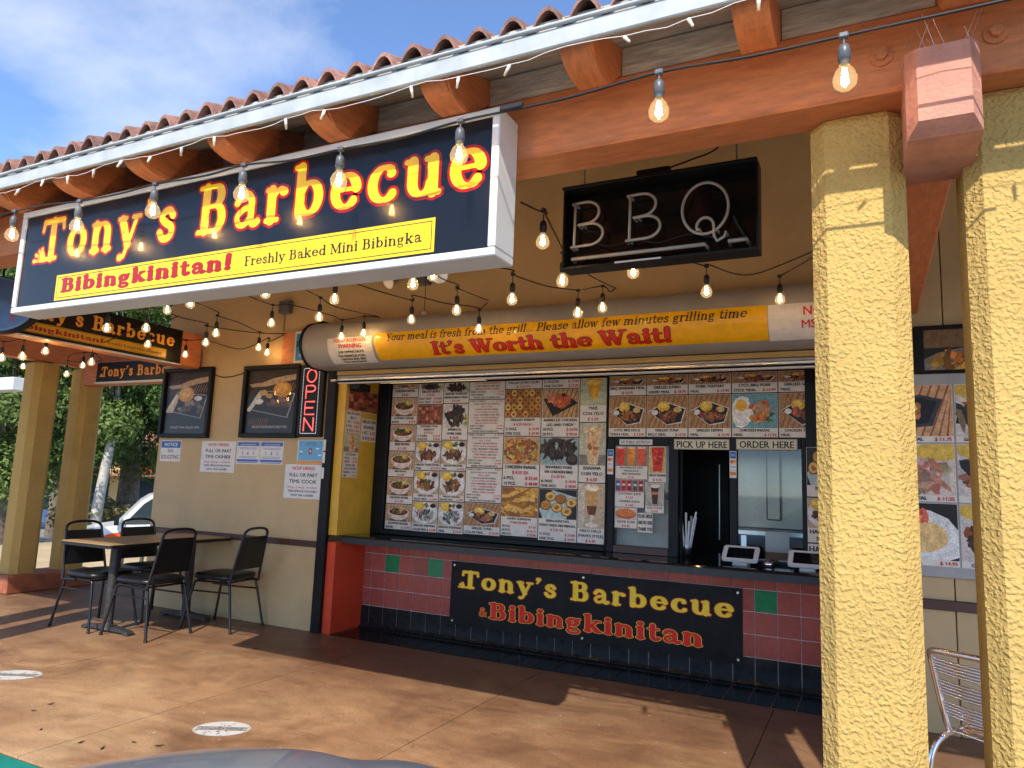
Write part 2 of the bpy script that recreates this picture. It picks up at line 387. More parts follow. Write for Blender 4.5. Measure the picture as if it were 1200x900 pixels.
# ------------------------------------------------------------------ mesh building
class MB:
    def __init__(s):
        s.v = []; s.f = []; s.c = []; s.sm = []
    def add(s, pts, faces, col=None, smooth=False):
        k = len(s.v)
        s.v += [tuple(p) for p in pts]
        for f in faces:
            s.f.append(tuple(k+i for i in f)); s.c.append(col); s.sm.append(smooth)
        return s
    def box(s, x0, x1, y0, y1, z0, z1, b=0.0, col=None):
        if b <= 0:
            p = [(x, y, z) for x in (x0, x1) for y in (y0, y1) for z in (z0, z1)]
            return s.add(p, [(0, 1, 3, 2), (4, 6, 7, 5), (0, 4, 5, 1), (2, 3, 7, 6), (0, 2, 6, 4), (1, 5, 7, 3)], col)
        b = min(b, (x1-x0)*.49, (y1-y0)*.49, (z1-z0)*.49)
        P = {}; pts = []
        X, Y, Z = (x0, x1), (y0, y1), (z0, z1)
        for i in (0, 1):
            for j in (0, 1):
                for k in (0, 1):
                    sx, sy, sz = (1, -1)[i]*b, (1, -1)[j]*b, (1, -1)[k]*b
                    P[i, j, k, 0] = len(pts); pts.append((X[i], Y[j]+sy, Z[k]+sz))
                    P[i, j, k, 1] = len(pts); pts.append((X[i]+sx, Y[j], Z[k]+sz))
                    P[i, j, k, 2] = len(pts); pts.append((X[i]+sx, Y[j]+sy, Z[k]))
        F = []
        q = ((0, 0), (1, 0), (1, 1), (0, 1))
        for i in (0, 1):
            r = q if i else q[::-1]
            F.append(tuple(P[i, a, d, 0] for a, d in r))
            r = q[::-1] if i else q
            F.append(tuple(P[a, i, d, 1] for a, d in r))
            r = q if i else q[::-1]
            F.append(tuple(P[a, d, i, 2] for a, d in r))
        for i in (0, 1):
            for j in (0, 1):
                F.append((P[i, j, 0, 0], P[i, j, 0, 1], P[i, j, 1, 1], P[i, j, 1, 0]))
                F.append((P[i, 0, j, 0], P[i, 0, j, 2], P[i, 1, j, 2], P[i, 1, j, 0]))
                F.append((P[0, i, j, 1], P[0, i, j, 2], P[1, i, j, 2], P[1, i, j, 1]))
                for k in (0, 1):
                    F.append((P[i, j, k, 0], P[i, j, k, 1], P[i, j, k, 2]))
        return s.add(pts, F, col)
    def cyl(s, p0, p1, r0, r1=None, n=12, caps=True, col=None, smooth=True):
        r1 = r0 if r1 is None else r1
        a = Vector(p0); b = Vector(p1); d = (b-a).normalized()
        u = d.orthogonal().normalized(); w = d.cross(u)
        pts = []
        for o, r in ((a, r0), (b, r1)):
            for i in range(n):
                t = 2*math.pi*i/n; pts.append(o+u*(r*math.cos(t))+w*(r*math.sin(t)))
        s.add(pts, [(i, (i+1) % n, n+(i+1) % n, n+i) for i in range(n)], col, smooth)
        if caps:
            s.add(pts[:n], [tuple(range(n))[::-1]], col); s.add(pts[n:], [tuple(range(n))], col)
        return s
    def tube(s, pts, r, n=6, caps=True, col=None):
        pts = [Vector(p) for p in pts]
        rings = []; u = None
        for i, p in enumerate(pts):
            d = (pts[min(i+1, len(pts)-1)]-pts[max(i-1, 0)]).normalized()
            if u is None: u = d.orthogonal().normalized()
            u = (u-d*u.dot(d)).normalized(); w = d.cross(u)
            rr = r[i] if isinstance(r, (list, tuple)) else r
            rings += [p+u*(rr*math.cos(2*math.pi*k/n))+w*(rr*math.sin(2*math.pi*k/n)) for k in range(n)]
        F = []
        for i in range(len(pts)-1):
            for k in range(n):
                F.append((i*n+k, i*n+(k+1) % n, (i+1)*n+(k+1) % n, (i+1)*n+k))
        s.add(rings, F, col, True)
        if caps:
            s.add(rings[:n], [tuple(range(n))[::-1]], col); s.add(rings[-n:], [tuple(range(n))], col)
        return s
    def lathe(s, prof, o=(0, 0, 0), n=14, col=None):
        o = Vector(o); pts = []
        for r, z in prof:
            pts += [o+Vector((r*math.cos(2*math.pi*k/n), r*math.sin(2*math.pi*k/n), z)) for k in range(n)]
        F = []
        for i in range(len(prof)-1):
            for k in range(n):
                F.append((i*n+k, i*n+(k+1) % n, (i+1)*n+(k+1) % n, (i+1)*n+k))
        return s.add(pts, F, col, True)
    def prism(s, poly, m, d0, d1, col=None, smooth=False):
        n = len(poly)
        a = [m(x, y, d0) for x, y in poly]; b = [m(x, y, d1) for x, y in poly]
        s.add(a, [tuple(range(n))[::-1]], col); s.add(b, [tuple(range(n))], col)
        s.add(a+b, [(i, (i+1) % n, n+(i+1) % n, n+i) for i in range(n)], col, smooth)
        return s
    def grid(s, fn, nu, nv, col=None, smooth=True):
        pts = [fn(i/nu, j/nv) for j in range(nv+1) for i in range(nu+1)]
        w = nu+1
        return s.add(pts, [(j*w+i, j*w+i+1, (j+1)*w+i+1, (j+1)*w+i) for j in range(nv) for i in range(nu)], col, smooth)
    def mesh(s, name, mat):
        me = bpy.data.meshes.new(name)
        me.from_pydata(s.v, [], s.f)
        me.materials.append(MATS[mat] if isinstance(mat, str) else mat)
        me.polygons.foreach_set('use_smooth', s.sm)
        if any(x is not None for x in s.c):
            at = me.color_attributes.new('Col', 'FLOAT_COLOR', 'CORNER')
            buf = []
            for f, cc in zip(s.f, s.c):
                cc = cc or (0.5, 0.5, 0.5)
                buf += [*cc[:3], cc[3] if len(cc) > 3 else 1.0]*len(f)
            at.data.foreach_set('color', buf)
        me.update()
        return me
    def build(s, name, mat, parent=None, loc=None):
        return link(name, s.mesh(name, mat), parent, loc)

WORLDP = set()      # empties whose parts are given in world coordinates
def link(name, me, parent=None, loc=None, rotz=0):
    o = bpy.data.objects.new(name, me)
    COL.objects.link(o)
    if parent is not None:
        o.parent = parent
        if parent in WORLDP: o.matrix_parent_inverse = parent.matrix_basis.inverted()
    if loc is not None: o.location = loc
    if rotz: o.rotation_euler = (0, 0, rotz)
    return o
def tag(o, label, cat, group=None):
    o['label'] = label; o['category'] = cat
    if group: o['group'] = group
    return o
def thing(name, label, cat, loc=(0, 0, 0), rotz=0, group=None, local=False):
    o = bpy.data.objects.new(name, None); o.empty_display_size = 0.1
    COL.objects.link(o); o.location = loc; o.rotation_euler = (0, 0, rotz)
    if not local: WORLDP.add(o)
    return tag(o, label, cat, group)
def struct(o):
    o['kind'] = 'structure'; return o
def stuff(o):
    o['kind'] = 'stuff'; return o
def copy_tree(o, parent=None):
    k = o.copy(); COL.objects.link(k); k.parent = parent
    for ch in o.children: copy_tree(ch, k)
    return k
def smooth_path(pts, n=8):
    P = [Vector(p) for p in pts]
    out = []
    for i in range(len(P)-1):
        a = P[max(i-1, 0)]; b = P[i]; d = P[i+1]; e = P[min(i+2, len(P)-1)]
        for k in range(n):
            t = k/n
            out.append(0.5*((2*b)+(d-a)*t+(2*a-5*b+4*d-e)*t*t+(3*b-a-3*d+e)*t*t*t))
    out.append(P[-1]); return out

def plane_map(o, u, v):
    o = Vector(o); u = Vector(u).normalized(); v = Vector(v).normalized(); n = u.cross(v)
    return lambda x, y, l=0.0: o+u*x+v*y+n*l
def wall_map(Y):            # faces the street (-y); x and z are world x and z
    return lambda x, y, l=0.0: Vector((x, Y-l, y))
def side_map(X):            # faces +x; runs along +y
    return lambda x, y, l=0.0: Vector((X+l, x, y))
def floor_map(Z):
    return lambda x, y, l=0.0: Vector((x, y, Z+l))

# ------------------------------------------------------------------ lettering
def arc(cx, cy, rx, ry, a0, a1, n=16):
    return [(cx+rx*math.cos(RAD(a0+(a1-a0)*i/n)), cy+ry*math.sin(RAD(a0+(a1-a0)*i/n))) for i in range(n+1)]
def crv(*p):
    q = smooth_path([(x, y, 0) for x, y in p], 5); return [(a.x, a.y) for a in q]
def ln(*p): return list(p)
SF = 0.075
def sf(x0, x1, y): return (ln((x0, y), (x1, y)), SF)
def dot(x, y, w): return (ln((x-.012, y), (x+.012, y)), w)
def stem(x, y0, y1): return (ln((x, y0), (x, y1)), None)
G = {
 'T': (.62, [stem(.31, .05, .66), (ln((.07, .66), (.55, .66)), .1), (ln((.07, .66), (.045, .52)), .075), (ln((.55, .66), (.575, .52)), .075), sf(.19, .43, .035)]),
 'o': (.50, [(arc(.25, .25, .165, .205, 0, 360, 28), 'ring')]),
 'n': (.55, [stem(.13, .04, .45), (arc(.27, .29, .14, .165, 175, 0)+[(.41, .04)], None), sf(.05, .21, .035), sf(.33, .49, .035), sf(.05, .13, .455)]),
 'y': (.53, [(ln((.11, .45), (.27, .05)), .15), (ln((.43, .45), (.27, .03), (.2, -.13)), .075), dot(.13, -.14, .11), sf(.03, .2, .465), sf(.35, .51, .465)]),
 "'": (.2, [dot(.1, .65, .14), (ln((.135, .62), (.06, .5)), .055)]),
 's': (.42, [(crv((.33, .37), (.26, .455), (.15, .44), (.105, .355), (.19, .275), (.3, .21), (.325, .12), (.26, .045), (.15, .045), (.075, .14)), .115)]),
 'B': (.60, [stem(.16, .05, .67), (ln((.16, .675), (.3, .675))+arc(.32, .535, .12, .14, 90, -90)+[(.16, .385)], None), (ln((.16, .39), (.32, .39))+arc(.34, .21, .14, .18, 90, -90)+[(.16, .035)], None), sf(.04, .16, .675), sf(.04, .16, .035)]),
 'a': (.50, [(crv((.09, .36), (.15, .45), (.27, .455), (.345, .37), (.35, .22), (.355, .09), (.41, .035), (.47, .06)), .115), (crv((.35, .28), (.2, .25), (.1, .16), (.14, .05), (.25, .045), (.35, .14)), .09)]),
 'r': (.41, [stem(.13, .04, .45), (crv((.14, .27), (.19, .39), (.27, .445), (.33, .43)), .08), dot(.335, .405, .12), sf(.05, .24, .035), sf(.05, .13, .455)]),
 'b': (.54, [stem(.13, .06, .68), sf(.04, .13, .69), (arc(.28, .25, .155, .205, 150, -150, 22), None)]),
 'e': (.49, [(arc(.25, .25, .165, .205, 8, 318, 24), None), (ln((.1, .27), (.4, .27)), .06)]),
 'c': (.46, [(arc(.26, .25, .17, .205, 55, 318, 22), None), dot(.36, .37, .11)]),
 'u': (.55, [(ln((.13, .45), (.13, .2))+arc(.26, .19, .13, .15, 180, 350), None), stem(.41, .05, .45), sf(.04, .13, .46), sf(.32, .41, .46), sf(.41, .5, .035)]),
 'i': (.27, [stem(.135, .04, .45), dot(.13, .62, .15), sf(.05, .22, .035), sf(.05, .13, .455)]),
 'g': (.50, [(arc(.22, .32, .12, .13, 0, 360, 22), 'ring'), (arc(.24, -.06, .165, .09, 0, 360, 22), 'ring2'), (crv((.15, .2), (.1, .12), (.16, .05), (.33, .04)), .08), (ln((.32, .41), (.42, .46)), .08)]),
 'k': (.55, [stem(.13, .04, .68), sf(.04, .13, .69), sf(.05, .21, .035), (ln((.41, .45), (.17, .22)), .075), (ln((.24, .28), (.42, .05)), .14), sf(.34, .52, .035), sf(.33, .49, .465)]),
 't': (.35, [(crv((.15, .61), (.15, .4), (.15, .2), (.17, .08), (.24, .045), (.31, .09)), .125), (ln((.04, .455), (.3, .455)), .075)]),
 '!': (.28, [(ln((.145, .66), (.14, .45), (.135, .24)), .15), dot(.135, .06, .15)]),
 '&': (.58, [(crv((.5, .05), (.34, .22), (.19, .43), (.18, .58), (.27, .66), (.36, .58), (.31, .45), (.14, .31), (.1, .15), (.2, .045), (.36, .09), (.48, .32)), .09)]),
 'I': (.33, [stem(.165, .04, .67), sf(.05, .28, .675), sf(.05, .28, .035)]),
 'W': (.84, [(ln((.09, .66), (.25, .06)), .15), (ln((.25, .05), (.4, .62)), .075), (ln((.38, .66), (.55, .06)), .15), (ln((.55, .05), (.74, .66)), .075), sf(.0, .18, .675), sf(.3, .47, .675), sf(.66, .83, .675)]),
 'h': (.55, [stem(.13, .04, .68), sf(.04, .13, .69), (arc(.27, .29, .14, .165, 175, 0)+[(.41, .04)], None), sf(.05, .21, .035), sf(.33, .49, .035)]),
 'w': (.66, [(ln((.08, .45), (.2, .05)), .14), (ln((.2, .05), (.31, .42)), .07), (ln((.3, .45), (.43, .05)), .14), (ln((.43, .05), (.57, .45)), .07), sf(.0, .16, .465), sf(.49, .65, .465)]),
 'm': (.82, [stem(.13, .04, .45), (arc(.26, .29, .13, .165, 175, 0)+[(.39, .04)], None), (arc(.53, .29, .13, .165, 175, 0)+[(.66, .04)], None), sf(.05, .21, .035), sf(.32, .46, .035), sf(.59, .74, .035), sf(.05, .13, .455)]),
 'l': (.27, [stem(.135, .04, .68), sf(.04, .13, .69), sf(.05, .22, .035)]),
 'd': (.54, [stem(.41, .05, .68), sf(.32, .41, .69), sf(.41, .5, .035), (arc(.26, .25, .155, .205, 30, 330, 22), None)]),
 'f': (.34, [(crv((.34, .63), (.27, .69), (.18, .64), (.155, .5), (.155, .3), (.155, .05)), .12), (ln((.03, .455), (.3, .455)), .07), sf(.06, .26, .035)]),
 'F': (.52, [stem(.16, .04, .67), (ln((.05, .675), (.46, .675)), .08), (ln((.46, .675), (.47, .54)), .06), (ln((.16, .37), (.36, .37)), .07), sf(.05, .28, .035)]),
 'M': (.82, [(ln((.13, .04), (.13, .67)), .07), (ln((.15, .66), (.4, .1)), .15), (ln((.4, .1), (.64, .66)), .07), stem(.66, .04, .67), sf(.03, .15, .675), sf(.64, .78, .675), sf(.05, .22, .035), sf(.55, .78, .035)]),
 'Y': (.58, [(ln((.1, .66), (.29, .33)), .14), (ln((.49, .66), (.29, .33)), .07), stem(.29, .04, .33), sf(.02, .2, .675), sf(.4, .57, .675), sf(.18, .4, .035)]),
 'P': (.56, [stem(.16, .04, .67), (ln((.16, .675), (.32, .675))+arc(.34, .51, .14, .165, 90, -90)+[(.16, .345)], None), sf(.04, .16, .675), sf(.05, .28, .035)]),
 '.': (.22, [dot(.11, .06, .12)]), ' ': (.26, []),
}
def stroke_polys(pts, w, T, t, ex, sc):
    """one stroke -> list of polygons; pts in em units, widths in em"""
    ring = w in ('ring', 'ring2')
    if ring: pts = pts[:-1]
    else:
        q = [pts[0]]
        for a, b in zip(pts[:-1], pts[1:]):
            k = max(1, int(math.hypot(b[0]-a[0], b[1]-a[1])/0.09))
            q += [(a[0]+(b[0]-a[0])*i/k, a[1]+(b[1]-a[1])*i/k) for i in range(1, k+1)]
        pts = q
    n = len(pts)
    L = []; R = []; ws = []
    for i in range(n):
        a = pts[(i-1) % n] if ring else pts[max(i-1, 0)]
        b = pts[(i+1) % n] if ring else pts[min(i+1, n-1)]
        dx, dy = b[0]-a[0], b[1]-a[1]; l = math.hypot(dx, dy) or 1
        dx /= l; dy /= l
        if w is None or w == 'ring': ww = t+(T-t)*abs(dy)**1.3
        elif w == 'ring2': ww = t*1.1
        else: ww = w*sc
        h = ww/2+ex
        L.append((pts[i][0]-dy*h, pts[i][1]+dx*h)); R.append((pts[i][0]+dy*h, pts[i][1]-dx*h)); ws.append((h, dx, dy))
    out = []
    for i in range(n if ring else n-1):
        j = (i+1) % n
        out.append([R[i], R[j], L[j], L[i]])
    if not ring:
        for i, s in ((0, -1), (n-1, 1)):
            h, dx, dy = ws[i]; cx, cy = pts[i]
            fan = []
            for k in range(7):
                a = -math.pi/2+math.pi*k/6
                fan.append((cx+h*(s*dx*math.cos(a)-dy*math.sin(a)), cy+h*(s*dy*math.cos(a)+dx*math.sin(a))))
            if s < 0: fan = fan[::-1]
            out.append(fan)
    return out
def stroke_width(s): return sum(G[ch][0] for ch in s)

# sans glyphs from the built-in font
SANS = {}
def prepare_sans(chars):
    made = []
    for ch in sorted(set(chars)):
        for k, body in ((0, ch), (1, '|'+ch+'|')):
            cu = bpy.data.curves.new('g', 'FONT'); cu.body = body; cu.size = 1.0; cu.resolution_u = 2
            cu.offset = 0.0 if ch == 'M' else 0.012
            o = bpy.data.objects.new('g', cu); COL.objects.link(o); made.append((ch, k, o))
    cu = bpy.data.curves.new('g', 'FONT'); cu.body = '||'; cu.size = 1.0; cu.offset = 0.012
    o = bpy.data.objects.new('g', cu); COL.objects.link(o); made.append(('||', 2, o))
    dg = bpy.context.evaluated_depsgraph_get(); dg.update()
    ext = {}
    for ch, k, o in made:
        me = o.evaluated_get(dg).to_mesh()
        vs = [(v.co.x, v.co.y) for v in me.vertices]
        if k == 0: SANS[ch] = [vs, [tuple(p.vertices) for p in me.polygons], 0.3]
        else: ext[ch] = max(v[0] for v in vs)
        o.evaluated_get(dg).to_mesh_clear()
    for ch in set(chars): SANS[ch][2] = ext[ch]-ext['||']
    for ch, k, o in made:
        cu = o.data; bpy.data.objects.remove(o); bpy.data.curves.remove(cu)
prepare_sans('ABCDEFGHIJKLMNOPQRSTUVWXYZabcdefghijklmnopqrstuvwxyz0123456789$.,!&/-()½*\'')
SANS[' '] = [[], [], 0.32]

class PR(MB):
    """flat print: polygons laid on a mapped surface, each a hair above the last"""
    EPS = 0.00005
    def __init__(s, m, base=0.0):
        super().__init__(); s.m = m; s.l = base; s.clip = None; s.photo = False
    def up(s): s.l += s.EPS
    def poly(s, pts, col, same=False):
        if not same: s.up()
        if s.clip:
            x0, y0, x1, y1 = s.clip
            pts = [(min(max(x, x0), x1), min(max(y, y0), y1)) for x, y in pts]
        s.add([s.m(x, y, s.l) for x, y in pts], [tuple(range(len(pts)))], (*col[:3], 0.0) if s.photo else col)
    def rect(s, x0, y0, x1, y1, col): s.poly([(x0, y0), (x1, y0), (x1, y1), (x0, y1)], col)
    def frame(s, x0, y0, x1, y1, w, col):
        s.rect(x0, y0, x1, y0+w, col); s.rect(x0, y1-w, x1, y1, col)
        s.rect(x0, y0, x0+w, y1, col); s.rect(x1-w, y0, x1, y1, col)
    def disc(s, x, y, rx, ry, col, n=16, rot=0):
        s.poly([(x+rx*math.cos(2*math.pi*i/n)*math.cos(rot)-ry*math.sin(2*math.pi*i/n)*math.sin(rot),
                 y+rx*math.cos(2*math.pi*i/n)*math.sin(rot)+ry*math.sin(2*math.pi*i/n)*math.cos(rot)) for i in range(n)], col)
    def blob(s, x, y, rx, ry, col, n=9, rot=0, j=0.3):
        p = []
        for i in range(n):
            k = 1+random.uniform(-j, j); a = 2*math.pi*i/n
            u, v = rx*k*math.cos(a), ry*k*math.sin(a)
            p.append((x+u*math.cos(rot)-v*math.sin(rot), y+u*math.sin(rot)+v*math.cos(rot)))
        s.poly(p, col)
    def sans(s, txt, x, y, h, col, w=None, align='l', maxw=None, bold=0):
        """h = capital height"""
        sc = h/0.70
        tw = sum(SANS[ch][2] for ch in txt)*sc
        sx = sc
        if w: sx = sc*w/tw; tw = w
        elif maxw and tw > maxw: sx = sc*maxw/tw; tw = maxw
        if align == 'c': x -= tw/2
        elif align == 'r': x -= tw
        s.up()
        for rep in range(2 if bold else 1):
            cx = x+rep*bold
            if rep: s.up()
            for ch in txt:
                vs, fs, ad = SANS[ch]
                if fs:
                    s.add([s.m(cx+a*sx, y+b*sc, s.l) for a, b in vs], fs, col)
                cx += ad*sx
        return tw
    def serif(s, txt, x, y, h, w, col, T=.15, t=.065, ex=0.0, slant=0.0, track=0.0):
        """h = capital height (0.72 em), text squeezed to width w"""
        sy = h/0.72
        sx = w/(stroke_width(txt)+track*(len(txt)-1))
        top = s.l
        cx = x
        wsc = T/.15
        for ch in txt:
            ad, st = G[ch]
            s.l = top
            for pts, ww in st:
                s.up()
                for pl in stroke_polys(pts, ww, T, t, ex, wsc):
                    s.add([s.m(cx+(a+slant*b)*sx, y+b*sy, s.l) for a, b in pl], [tuple(range(len(pl)))], col)
            cx += (ad+track)*sx
        s.l = top+s.EPS*10

RED = c(205, 30, 28); INK = c(28, 26, 28); WHT = (0.72, 0.70, 0.66)

# ================================================================== THE SETTING
def sm01(t): t = min(1, max(0, t)); return t*t*(3-2*t)
def ground_z(x, y):
    d = -x-9.6
    return -0.16 - 1.05*sm01(d/7.0) - 3.2*sm01((d-8)/85.0)
xs = sorted(set([-900, -500, -300, -200, -150, -120] + [-100+2.5*i for i in range(41)] + [5, 12, 30, 80, 200, 500, 900]))
ys = [-900, -400, -150, -60, -30, -15, -8, -4, 0, 1.0, 1.97] + [4+4*i for i in range(30)] + [150, 200, 300, 500, 900]
mb = MB(); w = len(xs)
mb.add([(x, y, ground_z(x, y)) for y in ys for x in xs],
       [(j*w+i, j*w+i+1, (j+1)*w+i+1, (j+1)*w+i) for j in range(len(ys)-1) for i in range(w-1)], None, True)
struct(mb.build('ground', 'pale_lot'))

# raised walkway: bed, slabs with open joints, teal kerb
floor_root = struct(MB().box(-9.35, 3.2, 2.01, 9.0, -0.5, -0.012).build('pavement', 'brown_rail'))
jx = [-9.35, -7.9, -6.45, -5.03, -3.62, -2.18, -0.58, 0.95, 3.2]
jy = [2.19, 3.12, 4.09, 5.065]
for i in range(len(jx)-1):
    for j in range(len(jy)-1):
        g = 0.0028
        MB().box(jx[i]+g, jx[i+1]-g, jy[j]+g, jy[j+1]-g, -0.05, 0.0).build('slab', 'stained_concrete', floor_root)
for x0, x1 in ((-9.35, -7.9), (-7.9, -6.45)):
    for y0, y1 in ((5.065, 6.6), (6.6, 8.99)):
        MB().box(x0+.0035, x1-.0035, y0+.0035, y1-.0035, -0.05, 0.0).build('slab', 'stained_concrete', floor_root)
MB().box(-6.4465, -4.22, 5.0685, 5.5, -0.05, 0.0).build('slab', 'stained_concrete', floor_root)
MB().box(0.055, 3.2, 5.0685, 5.5, -0.05, 0.0).build('slab', 'stained_concrete', floor_root)
for i in range(6):
    x0 = -9.35+i*2.1
    MB().box(x0+.003, x0+2.1-.003, 1.98, 2.186, -0.5, -0.004, 0.012).build('kerb_stone', 'teal_paint', floor_root)
struct(MB().box(-14.5, -9.36, -4.0, 22, -3.5, -0.14, 0.02).build('path', 'sand_paving'))
rd = MB()
rd.add([(x, y, ground_z(x, y)+0.03) for x in (-46, -62, -78, -96) for y in (-60, -20, 20, 60, 110)],
       [(a*5+b, a*5+b+1, a*5+b+6, a*5+b+5) for a in range(3) for b in range(4)])
struct(rd.build('road', 'road_grey'))
rk = MB()
for k in range(34):
    y0 = -20+k*3.0
    rk.box(-45.6, -45.2, y0, y0+2.98, ground_z(-45, 0)-.3, ground_z(-45, 0)+.16, .02)
tag(rk.build('painted_kerb', 'red_kerb'), 'low red painted kerb along the far street', 'kerb')

# ------------------------------------------------------------------ shop building
YW = 5.08
shop = thing('shop_building', 'tan stucco shop front with tiled counter and serving windows under the arcade', 'building', (-3, 5.3, 0))
MB().box(-6.65, -4.418, YW, 5.30, 0, 4.05).build('wall', 'wall_paint', shop)
MB().box(-6.65, -6.45, 5.302, 9.0, 0, 4.05).build('wall', 'wall_paint', shop)
MB().box(-4.415, 0.05, YW+.003, 5.30, 2.335, 4.05).build('wall', 'wall_paint', shop)
MB().box(-6.449, 3.2, 8.4, 8.6, 0, 4.05).build('wall', 'wall_paint', shop)
# boards of the wall right of the opening
x = 0.053
while x < 3.1:
    MB().box(x, x+0.380, YW, 5.28, 0, 4.05, 0.004).build('wall_panel', 'wall_paint', shop); x += 0.386
MB().box(-6.648, -4.42, YW-.022, YW, 0.722, 0.776, 0.004).build('chair_rail', 'brown_rail', shop)
MB().box(0.06, 3.1, YW-.022, YW, 0.705, 0.765, 0.004).build('chair_rail', 'brown_rail', shop)
MB().box(-4.413, -4.315, 5.045, 5.10, 0.0, 2.335, 0.006).build('shutter_guide', 'frame_black', shop)
for z in (1.33, 1.47, 1.58):
    MB().box(-4.40, -4.375, 5.036, 5.045, z, z+.10, 0.003).build('latch_plate', 'white_plastic', shop)
MB().box(-4.312, -4.22, 5.085, 5.58, 0.0, 0.78).build('jamb_panel', 'orange_panel', shop)['label'] = 'glossy orange red lower jamb panel'
MB().box(-4.312, -4.22, 5.085, 5.58, 0.842, 2.33).build('jamb_panel', 'yellow_panel', shop)['label'] = 'yellow upper jamb panel'
MB().box(-0.04, 0.05, 5.085, 5.58, 0.0, 2.33).build('jamb_panel', 'orange_panel', shop)

# tiled counter front
tw_ = MB().box(-4.22, -0.04, 5.506, 5.58, 0.0, 0.78).build('tile_wall', 'grout', shop)
PIT = 0.1533; X0T = -4.13; g = 0.0028
zr = [0.199, 0.355, 0.511, 0.667, 0.78]
MESH = {}
def tile_mesh(w, h, mat):
    k = (round(w, 4), round(h, 4), mat)
    if k not in MESH: MESH[k] = MB().box(0, w, -0.007, 0, 0, h, 0.002).mesh('tile', mat)
    return MESH[k]
cols = [(-4.218, X0T-g)]+[(X0T+PIT*k+g, X0T+PIT*(k+1)-g) for k in range(26)]+[(X0T+PIT*26+g, -0.042)]
cols = [cc for cc in cols if cc[1] <= -0.04]
for ci, (a, b) in enumerate(cols):
    for ri in range(4):
        mt = 'green_tile' if (ri == 2 and ci >= 2 and (ci-2) % 3 == 0) else 'red_tile'
        link('tile', tile_mesh(b-a, zr[ri+1]-zr[ri]-2*g, mt), tw_, (a, 5.506, zr[ri]+g))
    # black cove tile and floor tile
    kc = ('cove', round(b-a, 4))
    if kc not in MESH:
        prof = [(0, .197), (0, .04), (-.012, .018), (-.035, .006), (-.035, 0), (.004, 0), (.004, .197)]
        m_ = MB()
        m_.prism([(p[0]-.0005, p[1]) for p in prof], lambda y, z, d: Vector((d, y, z)), 0, b-a)
        MESH[kc] = m_.mesh('cove_tile', 'black_tile')
    link('cove_tile', MESH[kc], tw_, (a, 5.5, 0))
bed = MB().box(-4.22, 0.05, 5.069, 5.5, -0.05, -0.004).build('floor_tile_bed', 'grout_grey', shop)
for ci, (a, b) in enumerate(cols):
    kf = ('fl', round(b-a, 4))
    if kf not in MESH: MESH[kf] = MB().box(0, b-a, 0, 0.39, -0.006, 0.002, 0.002).mesh('floor_tile', 'black_tile')
    link('floor_tile', MESH[kf], bed, (a, 5.072, 0))
# counter top
cp = [(5.155, .80), (5.16, .785), (5.175, .78), (6.25, .78), (6.25, .84), (5.185, .84), (5.165, .834), (5.156, .82)]
ct = MB().prism(cp, lambda y, z, d: Vector((d, y, z)), -4.219, -0.041).build('counter_top', 'counter_black', shop)
MB().prism([(5.150, .772), (5.150, .822), (5.1545, .826), (5.1545, .779), (5.30, .779), (5.30, .772)], lambda y, z, d: Vector((d, y, z)), -4.217, -0.043).build('counter_edge', 'counter_edge', ct)

# serving window framing
def sheet_pane(x0, x1, y, z0, z1):
    MB().add([(x0, y, z0), (x1, y, z0), (x1, y, z1), (x0, y, z1)], [(0, 1, 2, 3)]).build('pane', 'window_glass', shop)
MB().box(-1.90, -1.845, 5.575, 5.63, .841, 1.756, .003).build('window_post', 'frame_black', shop)
MB().box(-1.40, -1.325, 5.575, 5.63, .841, 1.756, .003).build('window_post', 'frame_black', shop)
MB().box(-.940, -.885, 5.575, 5.63, .841, 1.756, .003).build('window_post', 'frame_black', shop)
MB().box(-.435, -.405, 5.575, 5.63, .841, 1.756, .003).build('window_post', 'frame_black', shop)
MB().box(-1.844, -1.401, 5.578, 5.62, .8412, .900, .003).build('window_sill', 'brown_rail', shop)
MB().box(-.884, -.436, 5.578, 5.62, .8412, .862, .003).build('window_sill', 'frame_black', shop)
MB().box(-1.844, -1.401, 5.578, 5.62, 1.69, 1.756, .003).build('window_head', 'frame_black', shop)
MB().box(-1.324, -.941, 5.578, 5.62, 1.67, 1.756, .003).build('window_head', 'frame_black', shop)
MB().box(-.884, -.436, 5.578, 5.62, 1.68, 1.756, .003).build('window_head', 'frame_black', shop)
sheet_pane(-1.843, -1.402, 5.602, .901, 1.689)
sheet_pane(-.883, -.437, 5.608, .863, 1.679)
# sliding pane pushed to the left behind the pick-up opening
MB().box(-1.324, -1.305, 5.635, 5.651, .842, 1.69, .002).build('sash_stile', 'frame_black', shop)
MB().box(-.404, -.042, 5.575, 5.62, .842, 2.33).build('window_panel', 'frame_black', shop)
# kitchen behind
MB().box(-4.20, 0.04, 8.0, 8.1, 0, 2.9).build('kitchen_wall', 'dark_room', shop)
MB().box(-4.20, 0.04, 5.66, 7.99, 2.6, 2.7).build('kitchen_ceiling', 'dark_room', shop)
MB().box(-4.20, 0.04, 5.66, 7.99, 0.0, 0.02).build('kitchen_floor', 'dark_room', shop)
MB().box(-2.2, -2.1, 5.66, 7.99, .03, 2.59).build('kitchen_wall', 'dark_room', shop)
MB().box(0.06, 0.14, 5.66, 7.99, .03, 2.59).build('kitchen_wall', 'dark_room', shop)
# shutter soffit
MB().box(-4.218, -0.042, 5.105, 5.56, 2.262, 2.33).build('soffit', 'shutter_grey', shop)

